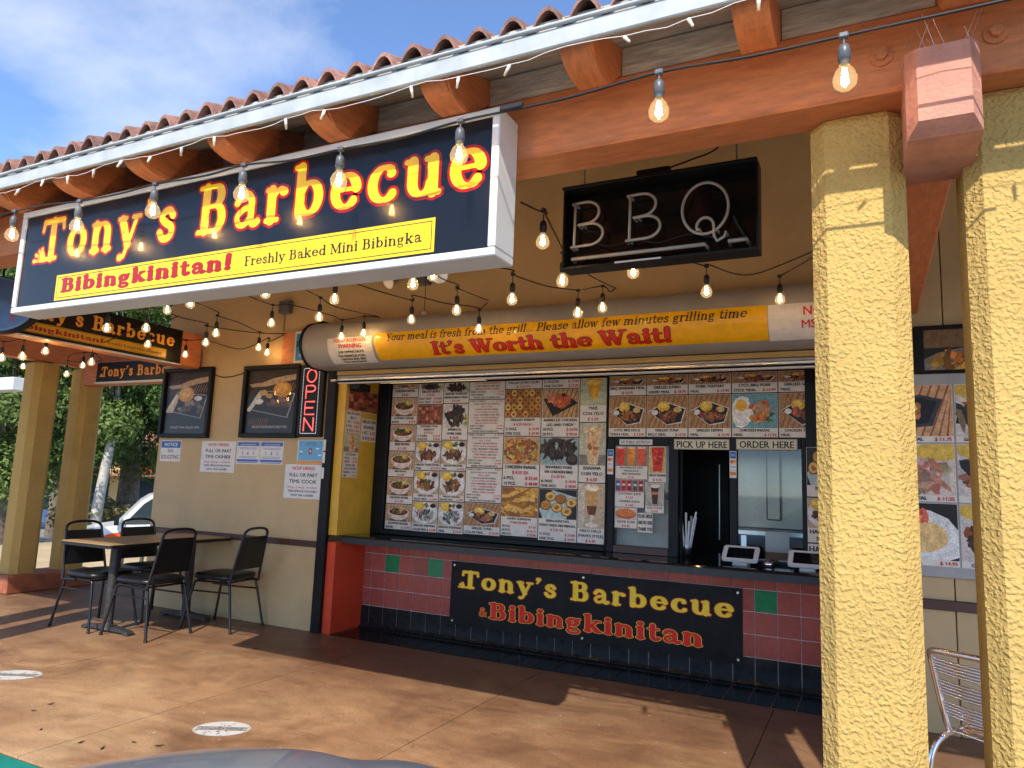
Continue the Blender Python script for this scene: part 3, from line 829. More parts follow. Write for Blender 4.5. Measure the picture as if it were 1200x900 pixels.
# ------------------------------------------------------------------ roller shutter housing with its yellow strip
YC, ZC, RC = 4.90, 2.51, 0.203
def barrel(x, a, l=0.0):
    t = RAD(a); r = RC+l
    return Vector((x, YC-r*math.cos(t), ZC+r*math.sin(t)))
hous = thing('shutter_housing', 'grey rounded roller shutter housing with yellow strip reading worth the wait', 'shutter housing', (-2.2, 5.0, 2.3))
m_ = MB()
prof = [(YW, ZC-RC), (YC, ZC-RC)]+[(YC-RC*math.sin(RAD(a)), ZC-RC*math.cos(RAD(a))) for a in range(8, 180, 8)]+[(YC, ZC+RC), (YW, ZC+RC)]
pts = [Vector((x, y, z)) for x in (-4.43, 0.0) for y, z in prof]; n = len(prof)
m_.add(pts, [(i, i+1, n+i+1, n+i) for i in range(n-1)], None, True)
m_.build('barrel_cover', 'shutter_grey', hous)
m_ = MB()
pe = [(YW-.002, ZC-RC-.01), (YC, ZC-RC-.01)]+[(YC-(RC+.01)*math.sin(RAD(a)), ZC-(RC+.01)*math.cos(RAD(a))) for a in range(8, 180, 8)]+[(YC+.02, ZC+RC+.045), (YW-.002, ZC+RC+.045)]
m_.prism(pe, lambda y, z, d: Vector((d, y, z)), -4.455, -4.431)
m_.build('end_plate', 'frame_black', hous)
m_ = MB(); m_.prism(pe, lambda y, z, d: Vector((d, y, z)), 0.001, 0.025); m_.build('end_plate', 'frame_black', hous)
MB().box(-4.55, -4.456, 4.83, 4.93, 2.43, 2.52, .006).build('motor_box', 'black_plastic', hous)
MB().box(-4.30, -0.03, 5.03, 5.078, 2.262, 2.30, .004).build('lintel_strip', 'wall_ochre', hous)
for k, (z0, z1, y0, mm) in enumerate(((2.236, 2.258, 5.052, 'shutter_grey'), (2.213, 2.235, 5.045, 'alu'), (2.203, 2.212, 5.05, 'frame_black'), (2.188, 2.202, 5.06, 'white_metal'))):
    MB().box(-4.308, -0.045, y0, 5.10, z0, z1, .004).build('shutter_slat', mm, hous)
MB().box(-4.36, -4.30, 5.02, 5.045, 2.205, 2.225, .003).build('slat_latch', 'alu', hous)
pr = PR(barrel, 0.002)
bar_yel = c(244, 184, 20)
for k in range(12):      # the strip is bent round the barrel
    a0, a1 = -60+k*5.75, -60+(k+1)*5.75
    pr.add([pr.m(x, a, pr.l) for x, a in ((-3.64, a0), (-0.555, a0), (-0.555, a1), (-3.64, a1))], [(0, 1, 2, 3)], bar_yel)
strip = pr.build('yellow_strip', 'print_gloss', hous)
pr = PR(lambda x, a, l: barrel(x, a, l), 0.0038)
def bar_serif(t_, x, a, h, w_, col, **k):
    m0 = pr.m; pr.m = lambda xx, yy, l: barrel(xx, a+math.degrees(yy/RC), l)
    pr.serif(t_, x, 0, h, w_, col, **k); pr.m = m0
bar_serif('Your meal is fresh from the grill... Please allow few minutes grilling time', -3.53, -11.0, .062, 2.85, INK, T=.11, t=.06, slant=.22)
bar_serif("It's Worth the Wait!", -3.10, -50.5, .112, 1.93, INK, T=.165, t=.08, ex=.018)
pr.l += .0006
bar_serif("It's Worth the Wait!", -3.10, -50.5, .112, 1.93, c(206, 34, 26), T=.16, t=.075)
pr.build('lettering', 'print_gloss', strip)
def bent_sheet(name, x0, x1, a0, a1, lines, par):
    p = PR(barrel, 0.0045)
    for k in range(8):
        b0 = a0+(a1-a0)*k/8; b1 = a0+(a1-a0)*(k+1)/8
        p.add([barrel(xx, aa, p.l) for xx, aa in ((x0, b0), (x1, b0), (x1, b1), (x0, b1))], [(0, 1, 2, 3)], WHT)
    p.l += .003
    for txt, xc, a, h, col, mw in lines:
        p.m = lambda xx, yy, l, a=a: barrel(xx, a+math.degrees(yy/RC), l)
        p.sans(txt, xc, 0, h, col, align='c', maxw=mw, bold=.0012)
    return p.build(name, 'print_satin', par)
sh = bent_sheet('allergen_notice', -4.14, -3.67, -66, 4, [('FOOD ALLERGEN', -3.9, -7, .03, RED, .40), ('WARNING', -3.9, -21, .036, RED, .3),
     ('OUR DIPPING SAUCE', -3.9, -33, .020, INK, .36), ('FOR BARBECUE PORK,', -3.9, -43, .020, INK, .38), ('CHICKEN AND BEEF', -3.9, -52, .020, INK, .36), ('CONTAIN PEANUT', -3.9, -61, .020, INK, .34)], None)
tag(sh, 'white food allergen warning sheet stuck round the left end of the shutter housing', 'notice')
sh = bent_sheet('ingredient_notice', -0.55, -0.02, -62, 8, [('NO', -.285, -13, .052, RED, .3), ('MSG', -.285, -36, .052, RED, .3)], None)
tag(sh, 'white no msg sheet in red letters at the right end of the shutter housing', 'notice')

# ------------------------------------------------------------------ arcade roof
SL = 0.35
def deck_z(y): return 2.745+SL*(y-1.855)            # underside of the roof boards
roof = thing('arcade_roof', 'clay tiled arcade roof with white fascia, orange beams and rounded rafter tails', 'roof', (-3, 3.5, 2.5))
XL, XR = -9.4, 3.2
md = MB()
def deck_poly(d): return [(1.875, deck_z(1.875)), (5.9, deck_z(5.9)), (5.9, deck_z(5.9)+.04), (1.875, deck_z(1.875)+.04)]
md.prism(deck_poly(0), lambda y, z, d: Vector((d, y, z)), XL, XR)
md.build('roof_deck', 'deck_wood', roof)
MB().box(XL, XR, 1.855, 1.873, 2.687, 2.749, .004).build('fascia', 'fascia_white', roof)
MB().box(XL, XR, 1.842, 1.858, 2.7505, 2.762, .003).build('drip_edge', 'fascia_white', roof)
MB().box(-6.1, XR, 2.20, 2.37, 2.52, 2.76, .008).build('beam', 'terracotta', roof)
MB().box(XL, -6.28, 2.20, 2.37, 2.52, 2.76, .008).build('beam', 'terracotta', roof)
MB().box(-6.28, -6.1, 1.98, 5.05, 2.39, 2.735, .008).build('cross_beam', 'terracotta_y', roof)
MB().box(0.135, 0.30, 2.43, 5.075, 2.505, 2.755, .008).build('cross_beam', 'terracotta_y', roof)
MB().box(-8.25, -6.652, 5.20, 5.34, 2.30, 2.56, .008).build('cross_beam', 'terracotta', roof)
MB().box(-8.42, -8.26, 2.38, 9.0, 2.515, 2.75, .008).build('side_beam', 'terracotta_y', roof)
# bolts with round washers on the front beam
for bx in (0.065, 0.345, -6.03):
    m_ = MB(); m_.cyl((bx, 2.199, 2.63), (bx, 2.193, 2.63), .030, n=18); m_.cyl((bx, 2.193, 2.63), (bx, 2.178, 2.63), .016, n=6, smooth=False)
    m_.build('bolt', 'terracotta', roof)
# rafters with rounded tails, blocking boards or netting between them
tails = [-0.26+0.52*k for k in range(6)]+[-0.26-0.52*k for k in range(1, 18)]
tails = sorted(t for t in tails if XL+.2 < t < XR-.1)
rprof = [(1.885, deck_z(1.885)-.002)]
for k in range(0, 11):
    a = RAD(90*k/10)
    y = 1.885+0.20*(1-math.cos(a)); z0 = deck_z(1.885)-.012
    rprof.append((y, z0-0.118*math.sin(a)+ (y-1.885)*0.20))
rprof += [(2.205, 2.764), (2.375, 2.764), (4.05, deck_z(4.05)-.14), (4.05, deck_z(4.05)-.002)]
rm = MB().prism(rprof, lambda y, z, d: Vector((d, y, z)), -.05, .05).mesh('rafter', 'terracotta_y')
for t in tails: link('rafter', rm, roof, (t, 0, 0))
for a, b in zip(tails[:-1], tails[1:]):
    x0, x1 = a+.0515, b-.0515
    if a > -2.0:
        MB().box(x0, x1, 2.212, 2.24, 2.762, deck_z(2.212)-.002, .002).build('blocking_board', 'grey_wood', roof)
    elif a > -6.5:
        nb = MB()
        k = 0
        while x0+k*.022 < x1:
            xx = x0+k*.022; nb.cyl((xx, 2.195, 2.762), (xx, 2.195, deck_z(2.195)-.003), .0009, n=3, caps=False); k += 1
        for j in range(5):
            nb.cyl((x0, 2.194, 2.775+j*.02), (x1, 2.194, 2.775+j*.02), .0009, n=3, caps=False)
        nb.build('bird_netting', 'wire', roof)
        MB().box(x0, x1, 2.34, 2.365, 2.762, deck_z(2.34)-.002).build('blocking_board', 'deck_wood', roof)
# clay tiles: the eave row one by one, the field behind as one part
def tile_profile(n=9):
    out = []
    for k in range(n+1):
        t = k/n
        out.append((-0.062+0.124*t, 0.060*math.sin(math.pi*min(1, max(0, (t-.12)/.76)))**0.8))
    return out
tp = tile_profile()
def clay_tile(mb, x, y0, L, z0):
    P = []
    for y, dz in ((y0, 0), (y0+L, SL*L)):
        for th in (0.0, -0.015):
            P += [Vector((x+a, y, z0+h+dz+th)) for a, h in tp]
    n = len(tp)
    F = [(i, i+1, 2*n+i+1, 2*n+i) for i in range(n-1)]+[(n+i, 3*n+i, 3*n+i+1, n+i+1) for i in range(n-1)]+[(i, n+i, n+i+1, i+1) for i in range(n-1)]
    F += [(0, 2*n, 3*n, n), (n-1, 2*n-1, 4*n-1, 3*n-1)]
    mb.add(P, F, None, False)
ctm = MB(); clay_tile(ctm, 0, 0, 0.36, 0); ctm = ctm.mesh('roof_tile', 'clay')
NT = 0; xx = -5.95
random.seed(3)
while xx < 1.2:
    o = link('roof_tile', ctm, roof, (xx, 1.850+random.uniform(-.006, .006), 2.768+random.uniform(-.003, .003)))
    o.rotation_euler = (0, random.uniform(-.02, .02), random.uniform(-.012, .012)); xx += 0.1243
fld = MB()
xx = XL+.07
while xx < XR-.07:
    for r in range(0, 13):
        if r == 0 and -6.0 < xx < 1.25: continue
        clay_tile(fld, xx, 1.865+r*.33, 0.36, 2.768+r*.33*SL+(0.012 if r else 0))
    xx += 0.1243
stuff(fld.build('roof_tile_field', 'clay', roof))

# ------------------------------------------------------------------ stucco columns
def column_mesh(w, h, ch, name):
    a = w/2; p = [(-a+ch, -a), (a-ch, -a), (a, -a+ch), (a, a-ch), (a-ch, a), (-a+ch, a), (-a, a-ch), (-a, -a+ch)]
    m_ = MB(); n = 8; zs = [0, h-.02, h]
    for k, z in enumerate(zs):
        s_ = 1 if k < 2 else .94
        m_.v += [(x*s_, y*s_, z) for x, y in p]
    for k in range(2):
        for i in range(n):
            m_.f.append((k*n+i, k*n+(i+1) % n, (k+1)*n+(i+1) % n, (k+1)*n+i)); m_.c.append(None); m_.sm.append(False)
    m_.f.append(tuple(range(16, 24))); m_.c.append(None); m_.sm.append(False)
    return m_.mesh(name, 'stucco')
cm = column_mesh(0.262, 2.518, 0.042, 'stucco_column')
def column(x, y, label, h=None, z=0.0, me=cm):
    o = link('stucco_column', me, None, (x, y, z)); tag(o, label, 'column', 'yellow stucco arcade columns')
    return o
column(-0.008, 2.433, 'yellow stucco column in the foreground, left of the pink corbel')
column(0.40, 2.433, 'yellow stucco column at the right edge, right of the pink corbel')
column(-5.97, 2.433, 'yellow stucco column of the pair left of the big sign, nearer it')
column(-6.42, 2.433, 'yellow stucco column of the pair left of the big sign, farther from it')
cl = column_mesh(0.285, 2.30, 0.06, 'stucco_column')
column(-8.34, 4.80, 'yellow stucco column on brick red plinth, nearer of the left pair', me=cl, z=.19)
column(-8.34, 5.33, 'yellow stucco column on brick red plinth, farther of the left pair', me=cl, z=.19)
tag(MB().box(-8.55, -8.12, 4.58, 5.56, 0.0, .19, .012).build('column_plinth', 'plinth_paint'), 'low brick red plinth under the left pair of columns', 'plinth')
# corbel between the right pair
def corbel(x, label):
    t = thing('corbel', label, 'corbel', (x, 2.2, 2.32), group='beam end corbels between column pairs')
    a = .088; ch = .026
    pf = []
    m_ = MB()
    y0, y1, z0, z1 = 2.06, 2.42, 2.316, 2.566
    A = [(x-a+ch, y0, z0+ch*1.2), (x+a-ch, y0, z0+ch*1.2), (x+a-ch, y0, z1-.012), (x-a+ch, y0, z1-.012)]
    B = [(x-a, y0+.045, z0), (x+a, y0+.045, z0), (x+a, y0+.045, z1), (x-a, y0+.045, z1)]
    Cc = [(x-a, y1, z0), (x+a, y1, z0), (x+a, y1, z1), (x-a, y1, z1)]
    m_.add(A+B+Cc, [(0, 1, 2, 3)]+[(i, 4+i, 4+(i+1) % 4, (i+1) % 4) for i in range(4)]+[(4+i, 8+i, 8+(i+1) % 4, 4+(i+1) % 4) for i in range(4)]+[(8, 9, 10, 11)])
    m_.build('block', 'corbel_paint', t)
    random.seed(5)
    for k in range(11):
        px = x-a+.012+k*.0158; py = y0+.05+random.uniform(-.02, .03)
        MB().cyl((px, py, z1-.004), (px+random.uniform(-.05, .04), py+random.uniform(-.03, .02), z1+random.uniform(.055, .10)), .0009, n=4).build('bird_spike', 'bird_spike', t)
    return t
# the front beam is notched round the corbel, so the block only touches its face
corbel(0.205, 'pink painted corbel with bird spikes between the two foreground columns')

# ================================================================== FOOD PRINTS
MEAT = [c(96, 52, 30), c(130, 74, 40), c(156, 96, 52), c(74, 38, 24), c(176, 118, 66)]
DARKM = [c(44, 34, 32), c(60, 46, 40), c(30, 25, 26), c(82, 60, 48)]
GOLD = [c(214, 158, 62), c(196, 132, 44), c(228, 182, 92), c(170, 106, 36)]
PINKM = [c(196, 104, 80), c(170, 78, 58), c(214, 130, 100), c(140, 60, 44)]
GREEN = [c(70, 104, 40), c(48, 82, 32), c(104, 132, 56)]
def food(p, x0, y0, x1, y1, kind):
    p.clip = (x0, y0, x1, y1); p.photo = True
    W, H = x1-x0, y1-y0; R = random.uniform; ch = random.choice
    def X(u): return x0+W*u
    def Y(v): return y0+H*v
    def pile(u, v, ru, rv, n, cols, s=.09, asp=1.0):
        s *= .78
        for _ in range(int(n*1.8)):
            a = R(0, 6.3); r = R(0, 1)**.5
            p.blob(X(u+ru*r*math.cos(a)), Y(v+rv*r*math.sin(a)), W*s*R(.5, 1.4)*asp, H*s*R(.5, 1.2), tuple(v_*R(.65, 1.25) for v_ in ch(cols)), 7, R(0, 3))
    def mat(col=c(176, 132, 88), d=c(132, 92, 58)):
        p.rect(x0, y0, x1, y1, col)
        for k in range(9):
            u = k/8
            p.poly([(X(u-.1), Y(0)), (X(u-.07), Y(0)), (X(u+.22), Y(1)), (X(u+.19), Y(1))], d)
    if kind == 'bowl':
        mat(c(196, 158, 124), c(160, 112, 78))
        p.disc(X(.5), Y(.06), W*.34, H*.14, c(120, 84, 58))
        p.poly([(X(.5+.4*math.cos(a)), Y(.52-.46*abs(math.sin(a)))) for a in [math.pi*k/14 for k in range(15)]], c(226, 204, 188))
        p.disc(X(.5), Y(.56), W*.41, H*.25, c(236, 220, 206)); p.disc(X(.5), Y(.57), W*.37, H*.215, c(104, 62, 38))
        pile(.5, .58, .3, .15, 22, MEAT, .07); pile(.42, .68, .2, .06, 6, GREEN, .07); pile(.65, .7, .1, .05, 3, [c(222, 196, 84)], .09)
    elif kind in ('plate', 'fish'):
        p.rect(x0, y0, x1, y1, c(186, 158, 128)); p.disc(X(.5), Y(.5), W*.52, H*.52, c(224, 218, 210))
        p.disc(X(.28), Y(.8), W*.2, H*.2, c(226, 182, 52)); p.disc(X(.26), Y(.84), W*.13, H*.12, c(236, 202, 90))
        p.disc(X(.82), Y(.84), W*.12, H*.1, c(40, 28, 24)); pile(.55, .85, .1, .07, 5, [c(206, 110, 60), *GREEN], .07)
        pile(.5, .4, .34, .22, 26, MEAT if kind == 'plate' else [c(120, 110, 104), c(160, 150, 140), c(86, 76, 70), c(190, 180, 168)], .085, 1.5)
        pile(.52, .5, .14, .1, 6, GREEN, .045)
    elif kind == 'tray':
        mat()
        p.poly([(X(.04), Y(.52)), (X(.46), Y(.82)), (X(.97), Y(.6)), (X(.86), Y(.16)), (X(.5), Y(.08))], c(214, 206, 196))
        p.poly([(X(.07), Y(.50)), (X(.46), Y(.79)), (X(.94), Y(.58)), (X(.84), Y(.19)), (X(.5), Y(.11))], c(34, 31, 32))
        p.disc(X(.42), Y(.66), W*.15, H*.16, c(224, 176, 58)); p.disc(X(.41), Y(.70), W*.1, H*.09, c(238, 206, 104))
        p.disc(X(.2), Y(.48), W*.08, H*.08, c(228, 224, 216)); p.disc(X(.76), Y(.56), W*.1, H*.09, c(214, 176, 110))
        pile(.54, .38, .24, .14, 18, MEAT+PINKM[:2], .075, 1.4)
    elif kind == 'skewers':
        p.rect(x0, y0, x1, y1, c(150, 92, 66))
        for k in range(6):
            for j in range(7): p.blob(X(.09+k*.165+R(-.02, .02)), Y(j/6), W*.07, H*.1, ch(PINKM+MEAT[:2]), 7)
            p.rect(X(.165+k*.165), y0, X(.18+k*.165), y1, c(70, 34, 26))
    elif kind == 'ribs':
        p.rect(x0, y0, x1, y1, c(214, 204, 192)); pile(.5, .5, .36, .4, 42, DARKM+MEAT[:1], .1, 1.5); pile(.93, .3, .04, .2, 4, [c(168, 178, 60)], .09)
    elif kind == 'wings':
        p.rect(x0, y0, x1, y1, c(196, 162, 118)); pile(.5, .5, .46, .46, 60, GOLD+MEAT[1:3], .09, 1.2); pile(.5, .5, .4, .4, 10, DARKM, .03)
    elif kind == 'shrimp':
        p.rect(x0, y0, x1, y1, c(120, 80, 40))
        for r in range(4):
            for k in range(6): p.disc(X(.08+k*.168), Y(.13+r*.25), W*.08, H*.125, ch(GOLD), 10); p.disc(X(.08+k*.168), Y(.12+r*.25), W*.04, H*.05, c(120, 66, 26), 8)
    elif kind == 'chickentray':
        mat(c(190, 150, 104))
        p.poly([(X(.03), Y(.66)), (X(.6), Y(.86)), (X(.98), Y(.5)), (X(.3), Y(.05))], c(28, 26, 28))
        pile(.48, .58, .28, .2, 22, [c(210, 112, 66), c(180, 84, 46), c(226, 140, 90)], .09, 1.4)
    elif kind == 'bbqdark':
        p.rect(x0, y0, x1, y1, c(150, 170, 166)); pile(.45, .6, .45, .36, 50, DARKM, .09, 1.6); p.disc(X(.86), Y(.2), W*.17, H*.2, c(40, 34, 36)); p.disc(X(.86), Y(.24), W*.12, H*.12, c(86, 66, 56))
    elif kind == 'lumpia':
        p.rect(x0, y0, x1, y1, c(150, 96, 36))
        for _ in range(34):
            u, v, a = R(0, 1), R(0, 1), R(-.9, .9); l, h = .2, .045
            ca, sa = math.cos(a), math.sin(a)
            p.poly([(X(u+l*s_*ca-h*t_*sa), Y(v+l*s_*sa+h*t_*ca*1.2)) for s_, t_ in ((-1, -1), (1, -1), (1, 1), (-1, 1))], ch(GOLD+[c(222, 170, 76)]))
    elif kind == 'bibingka':
        p.rect(x0, y0, x1, y1, c(36, 34, 32)); p.poly([(X(0), Y(.3)), (X(.35), Y(.98)), (X(1), Y(.75)), (X(.72), Y(0)), (X(.1), Y(0))], c(178, 196, 190))
        for u, v in ((.3, .75), (.58, .68), (.86, .56), (.18, .45), (.48, .38), (.74, .26)):
            p.disc(X(u), Y(v), W*.15, H*.17, c(92, 62, 28)); p.disc(X(u), Y(v+.01), W*.13, H*.145, ch(GOLD)); p.blob(X(u), Y(v), W*.06, H*.07, c(164, 104, 40))
    elif kind == 'glass':
        p.rect(x0, y0, x1, y1, c(196, 172, 140)); p.rect(x0, y0, X(.25), y1, c(206, 190, 168))
        p.poly([(X(.24), Y(.88)), (X(.8), Y(.88)), (X(.68), Y(.32)), (X(.38), Y(.32))], c(206, 160, 98))
        p.poly([(X(.33), Y(.5)), (X(.72), Y(.5)), (X(.66), Y(.3)), (X(.4), Y(.3))], c(110, 58, 34))
        p.disc(X(.52), Y(.9), W*.28, H*.07, c(244, 228, 196)); pile(.52, .94, .16, .03, 5, [c(250, 236, 206), c(236, 206, 150)], .06)
        p.rect(X(.48), Y(.12), X(.57), Y(.3), c(226, 208, 186)); p.disc(X(.52), Y(.08), W*.24, H*.055, c(232, 216, 196))
    elif kind == 'milk':
        p.rect(x0, y0, x1, y1, c(190, 186, 160)); p.rect(x0, y0, x1, Y(.25), c(134, 128, 112))
        p.poly([(X(.2), Y(.9)), (X(.86), Y(.9)), (X(.72), Y(.02)), (X(.34), Y(.02))], c(222, 190, 146)); pile(.55, .8, .25, .12, 16, [c(240, 220, 170), c(206, 160, 92)], .06)
        pile(.52, .4, .16, .2, 10, [c(226, 176, 110), c(198, 134, 76)], .08)
    elif kind == 'mango':
        p.rect(x0, y0, x1, y1, c(186, 186, 150)); p.poly([(X(.25), Y(1)), (X(.8), Y(1)), (X(.68), Y(.35)), (X(.5), Y(.2)), (X(.38), Y(.35))], c(232, 166, 52)); p.disc(X(.52), Y(.85), W*.26, H*.1, c(244, 196, 92))
    elif kind == 'egg':
        p.rect(x0, y0, x1, y1, c(112, 160, 168)); p.blob(X(.22), Y(.45), W*.24, H*.42, c(238, 234, 226), 12); p.disc(X(.2), Y(.66), W*.13, H*.17, c(236, 178, 56))
        pile(.62, .5, .24, .32, 26, [c(206, 128, 58), c(184, 102, 46), c(222, 156, 86)], .08); pile(.85, .3, .1, .2, 6, GREEN, .06)
    elif kind == 'juice':
        p.rect(x0, y0, x1, y1, c(150, 120, 96))
        for k, cc in enumerate((c(214, 62, 40), c(226, 140, 44), c(224, 92, 62))):
            u = .16+k*.33
            p.poly([(X(u-.14), Y(.95)), (X(u+.14), Y(.95)), (X(u+.1), Y(.06)), (X(u-.1), Y(.06))], cc); p.disc(X(u), Y(.93), W*.14, H*.05, c(230, 200, 180))
    elif kind == 'cup':
        p.rect(x0, y0, x1, y1, c(206, 170, 110)); p.poly([(X(.14), Y(.97)), (X(.9), Y(.97)), (X(.76), Y(.06)), (X(.27), Y(.06))], c(206, 50, 30)); pile(.52, .6, .25, .25, 10, [c(170, 30, 20), c(224, 90, 60)], .08)
    elif kind == 'cans':
        p.rect(x0, y0, x1, y1, c(186, 120, 110))
        for k, cc in enumerate((c(60, 96, 150), c(170, 34, 40), c(140, 30, 50), c(40, 96, 90), c(120, 40, 60))):
            p.rect(X(.03+k*.2), Y(.12), X(.17+k*.2), Y(.9), cc); p.rect(X(.05+k*.2), Y(.5), X(.15+k*.2), Y(.66), c(220, 210, 200))
    elif kind == 'coffee':
        p.rect(x0, y0, x1, y1, c(178, 170, 156)); p.poly([(X(.28), Y(.85)), (X(.74), Y(.85)), (X(.64), Y(.1)), (X(.38), Y(.1))], c(70, 38, 24)); p.disc(X(.51), Y(.86), W*.25, H*.08, c(240, 226, 204)); p.rect(X(.34), Y(.5), X(.7), Y(.62), c(196, 132, 74))
    elif kind == 'flan':
        p.rect(x0, y0, x1, y1, c(214, 200, 184)); p.disc(X(.5), Y(.5), W*.48, H*.44, c(186, 96, 46)); p.disc(X(.5), Y(.57), W*.45, H*.33, c(214, 120, 60))
    elif kind == 'posterdish':
        p.rect(x0, y0, x1, y1, c(34, 31, 32))
        p.poly([(X(0), Y(.62)), (X(1), Y(.7)), (X(1), Y(1)), (X(0), Y(1))], c(58, 46, 40))
        pts = [(X(.02), Y(.78)), (X(.3), Y(.8)), (X(.5), Y(.86)), (X(.75), Y(.9)), (X(1), Y(.92)), (X(1), Y(.84)), (X(.7), Y(.8)), (X(.4), Y(.74)), (X(.1), Y(.73))]
        p.poly(pts, c(186, 158, 124))
        for k in range(7): p.poly([(X(.62+k*.055), Y(.66)), (X(.635+k*.055), Y(.66)), (X(.7+k*.055), Y(.78)), (X(.685+k*.055), Y(.78))], c(150, 116, 78))
        p.poly([(X(.02), Y(.38)), (X(.26), Y(.68)), (X(.96), Y(.62)), (X(.84), Y(.24))], c(150, 146, 140))
        p.poly([(X(.05), Y(.39)), (X(.27), Y(.665)), (X(.93), Y(.605)), (X(.82), Y(.255))], c(30, 29, 31))
        p.poly([(X(.02), Y(.36)), (X(.08), Y(.34)), (X(.3), Y(.58)), (X(.24), Y(.66))], c(214, 208, 196))
    elif kind == 'bigtray':
        mat(c(206, 160, 116), c(150, 84, 52)); p.poly([(X(-.1), Y(.6)), (X(.5), Y(.82)), (X(.86), Y(.72)), (X(.7), Y(.2)), (X(0), Y(.12))], c(60, 62, 66)); p.poly([(X(-.1), Y(.56)), (X(.5), Y(.76)), (X(.78), Y(.68)), (X(.64), Y(.26)), (X(0), Y(.18))], c(30, 31, 34))
        pile(.3, .5, .24, .16, 16, [c(206, 104, 66), c(226, 150, 100), c(232, 200, 120)], .1)
    elif kind == 'bigmeat':
        p.rect(x0, y0, x1, y1, c(206, 196, 186)); p.disc(X(.55), Y(.9), W*.6, H*.22, c(214, 176, 70)); pile(.55, .42, .5, .26, 34, MEAT+DARKM[:2]+[c(150, 110, 88)], .12, 1.8); pile(.6, .66, .3, .1, 7, GREEN, .05)
    elif kind == 'bigfish':
        p.rect(x0, y0, x1, y1, c(214, 196, 180)); p.disc(X(.8), Y(.86), W*.4, H*.18, c(222, 184, 76)); pile(.42, .5, .42, .12, 18, [c(206, 166, 140), c(178, 132, 106), c(220, 190, 168)], .12, 2); pile(.42, .26, .4, .1, 16, [c(196, 150, 124), c(166, 116, 92)], .11, 2); pile(.2, .72, .2, .14, 14, [c(60, 130, 40), c(90, 160, 60)], .05)
    elif kind == 'bigplate':
        p.rect(x0, y0, x1, y1, c(40, 30, 28)); p.disc(X(.3), Y(.3), W*.8, H*.62, c(228, 224, 216)); p.disc(X(.5), Y(.4), W*.36, H*.28, c(236, 196, 128)); pile(.25, .78, .3, .12, 14, [c(216, 86, 54), c(232, 130, 90)], .09, 1.5); p.disc(X(.04), Y(.16), W*.1, H*.14, c(60, 24, 20))
    elif kind == 'rice':
        p.rect(x0, y0, x1, y1, c(40, 37, 36)); p.rect(x0, Y(.55), x1, y1, c(120, 92, 62)); p.disc(X(.5), Y(.1), W*.55, H*.45, c(120, 116, 110)); pile(.3, .22, .25, .16, 14, [c(176, 112, 40), c(120, 70, 26), c(214, 158, 66)], .1); pile(.85, .28, .14, .18, 10, [c(206, 140, 52), c(232, 190, 96)], .1)
    p.clip = None; p.photo = False

def panel(name, mp, x0, y0, x1, y1, kind, lines, parent, fy=None, mat='print_satin', board=c(226, 216, 202), gap=.004, th=.004, prices=None):
    """one printed panel: picture above, caption lines below; fy = height where the picture starts"""
    x0 += gap; x1 -= gap; y0 += gap; y1 -= gap
    p = PR(mp, th)
    p.prism([(x0, y0), (x1, y0), (x1, y1), (x0, y1)], lambda a, b, d: mp(a, b, d), 0.0, th-.0002, board)
    fy = y0 if fy is None else fy
    if kind:
        if isinstance(kind, tuple):
            food(p, x0+.002, kind[1], x1-.002, y1-.002, kind[0])
        else: food(p, x0+.002, fy, x1-.002, y1-.002, kind)
    n = len(lines)
    if n:
        H = ((kind[1] if isinstance(kind, tuple) else (fy if kind else y1))-y0)/n
        for i, ltxt in enumerate(lines):
            yy = y0+H*(n-1-i)+H*.24; hh = min(H*.56, .05)
            if '|' in ltxt:
                a, b = ltxt.split('|')
                p.sans(a.strip(), x0+.012, yy, hh, INK, maxw=(x1-x0)*.55, bold=hh*.07); p.sans(b.strip(), x1-.012, yy, hh, RED, align='r', maxw=(x1-x0)*.36, bold=hh*.07)
            else:
                cc = RED if ltxt.strip().startswith('$') or ltxt.startswith('*') else INK
                p.sans(ltxt.strip('* '), (x0+x1)/2, yy, hh, cc, align='c', maxw=(x1-x0)*.94, bold=hh*.07)
    return p.build(name, mat, parent)

# ------------------------------------------------------------------ big menu board over the counter
random.seed(21)
MY = 5.585
mp = wall_map(MY)
menu = thing('menu_board', 'wide black framed menu board of food photographs standing on the counter', 'menu board', (-3, 5.6, .84))
MB().box(-4.218, -1.862, 5.586, 5.63, .8412, 2.26).build('backing', 'frame_black', menu)
MB().box(-4.216, -4.078, 5.548, 5.5855, .842, 2.258, .006).build('frame_side', 'frame_black', menu)
MB().box(-1.914, -1.902, 5.566, 5.5855, .842, 2.258, .003).build('frame_side', 'frame_black', menu)
MB().box(-4.077, -1.915, 5.552, 5.5855, .842, .884, .006).build('frame_bottom', 'frame_black', menu)
cx = [-4.072, -3.776, -3.496, -3.224, -2.858, -2.504, -2.154, -1.916]
def colm(i, rows):
    for y0, y1, fy, kind, lines in rows:
        panel('menu_panel', mp, cx[i], y0, cx[i+1], y1, kind, lines, menu, fy)
colm(0, [(.888, 1.124, .965, 'bowl', ['SALMON VEGGIE', 'BOWL | $ 11.99']), (1.124, 1.372, 1.2, 'bowl', ['SALMON BOWL', '$ 11.99']), (1.372, 1.614, 1.44, 'bowl', ['BEEF BOWL', '$ 11.99']),
         (1.614, 1.866, 1.697, 'bowl', ['BEEF BOWL', '$ 11.99']), (1.866, 2.12, 1.941, 'bowl', ['CHICKEN VEGGIE', 'BOWL | $ 9.99']), (2.12, 2.25, 2.2, 'bowl', ['CHICKEN BOWL', '$ 9.50'])])
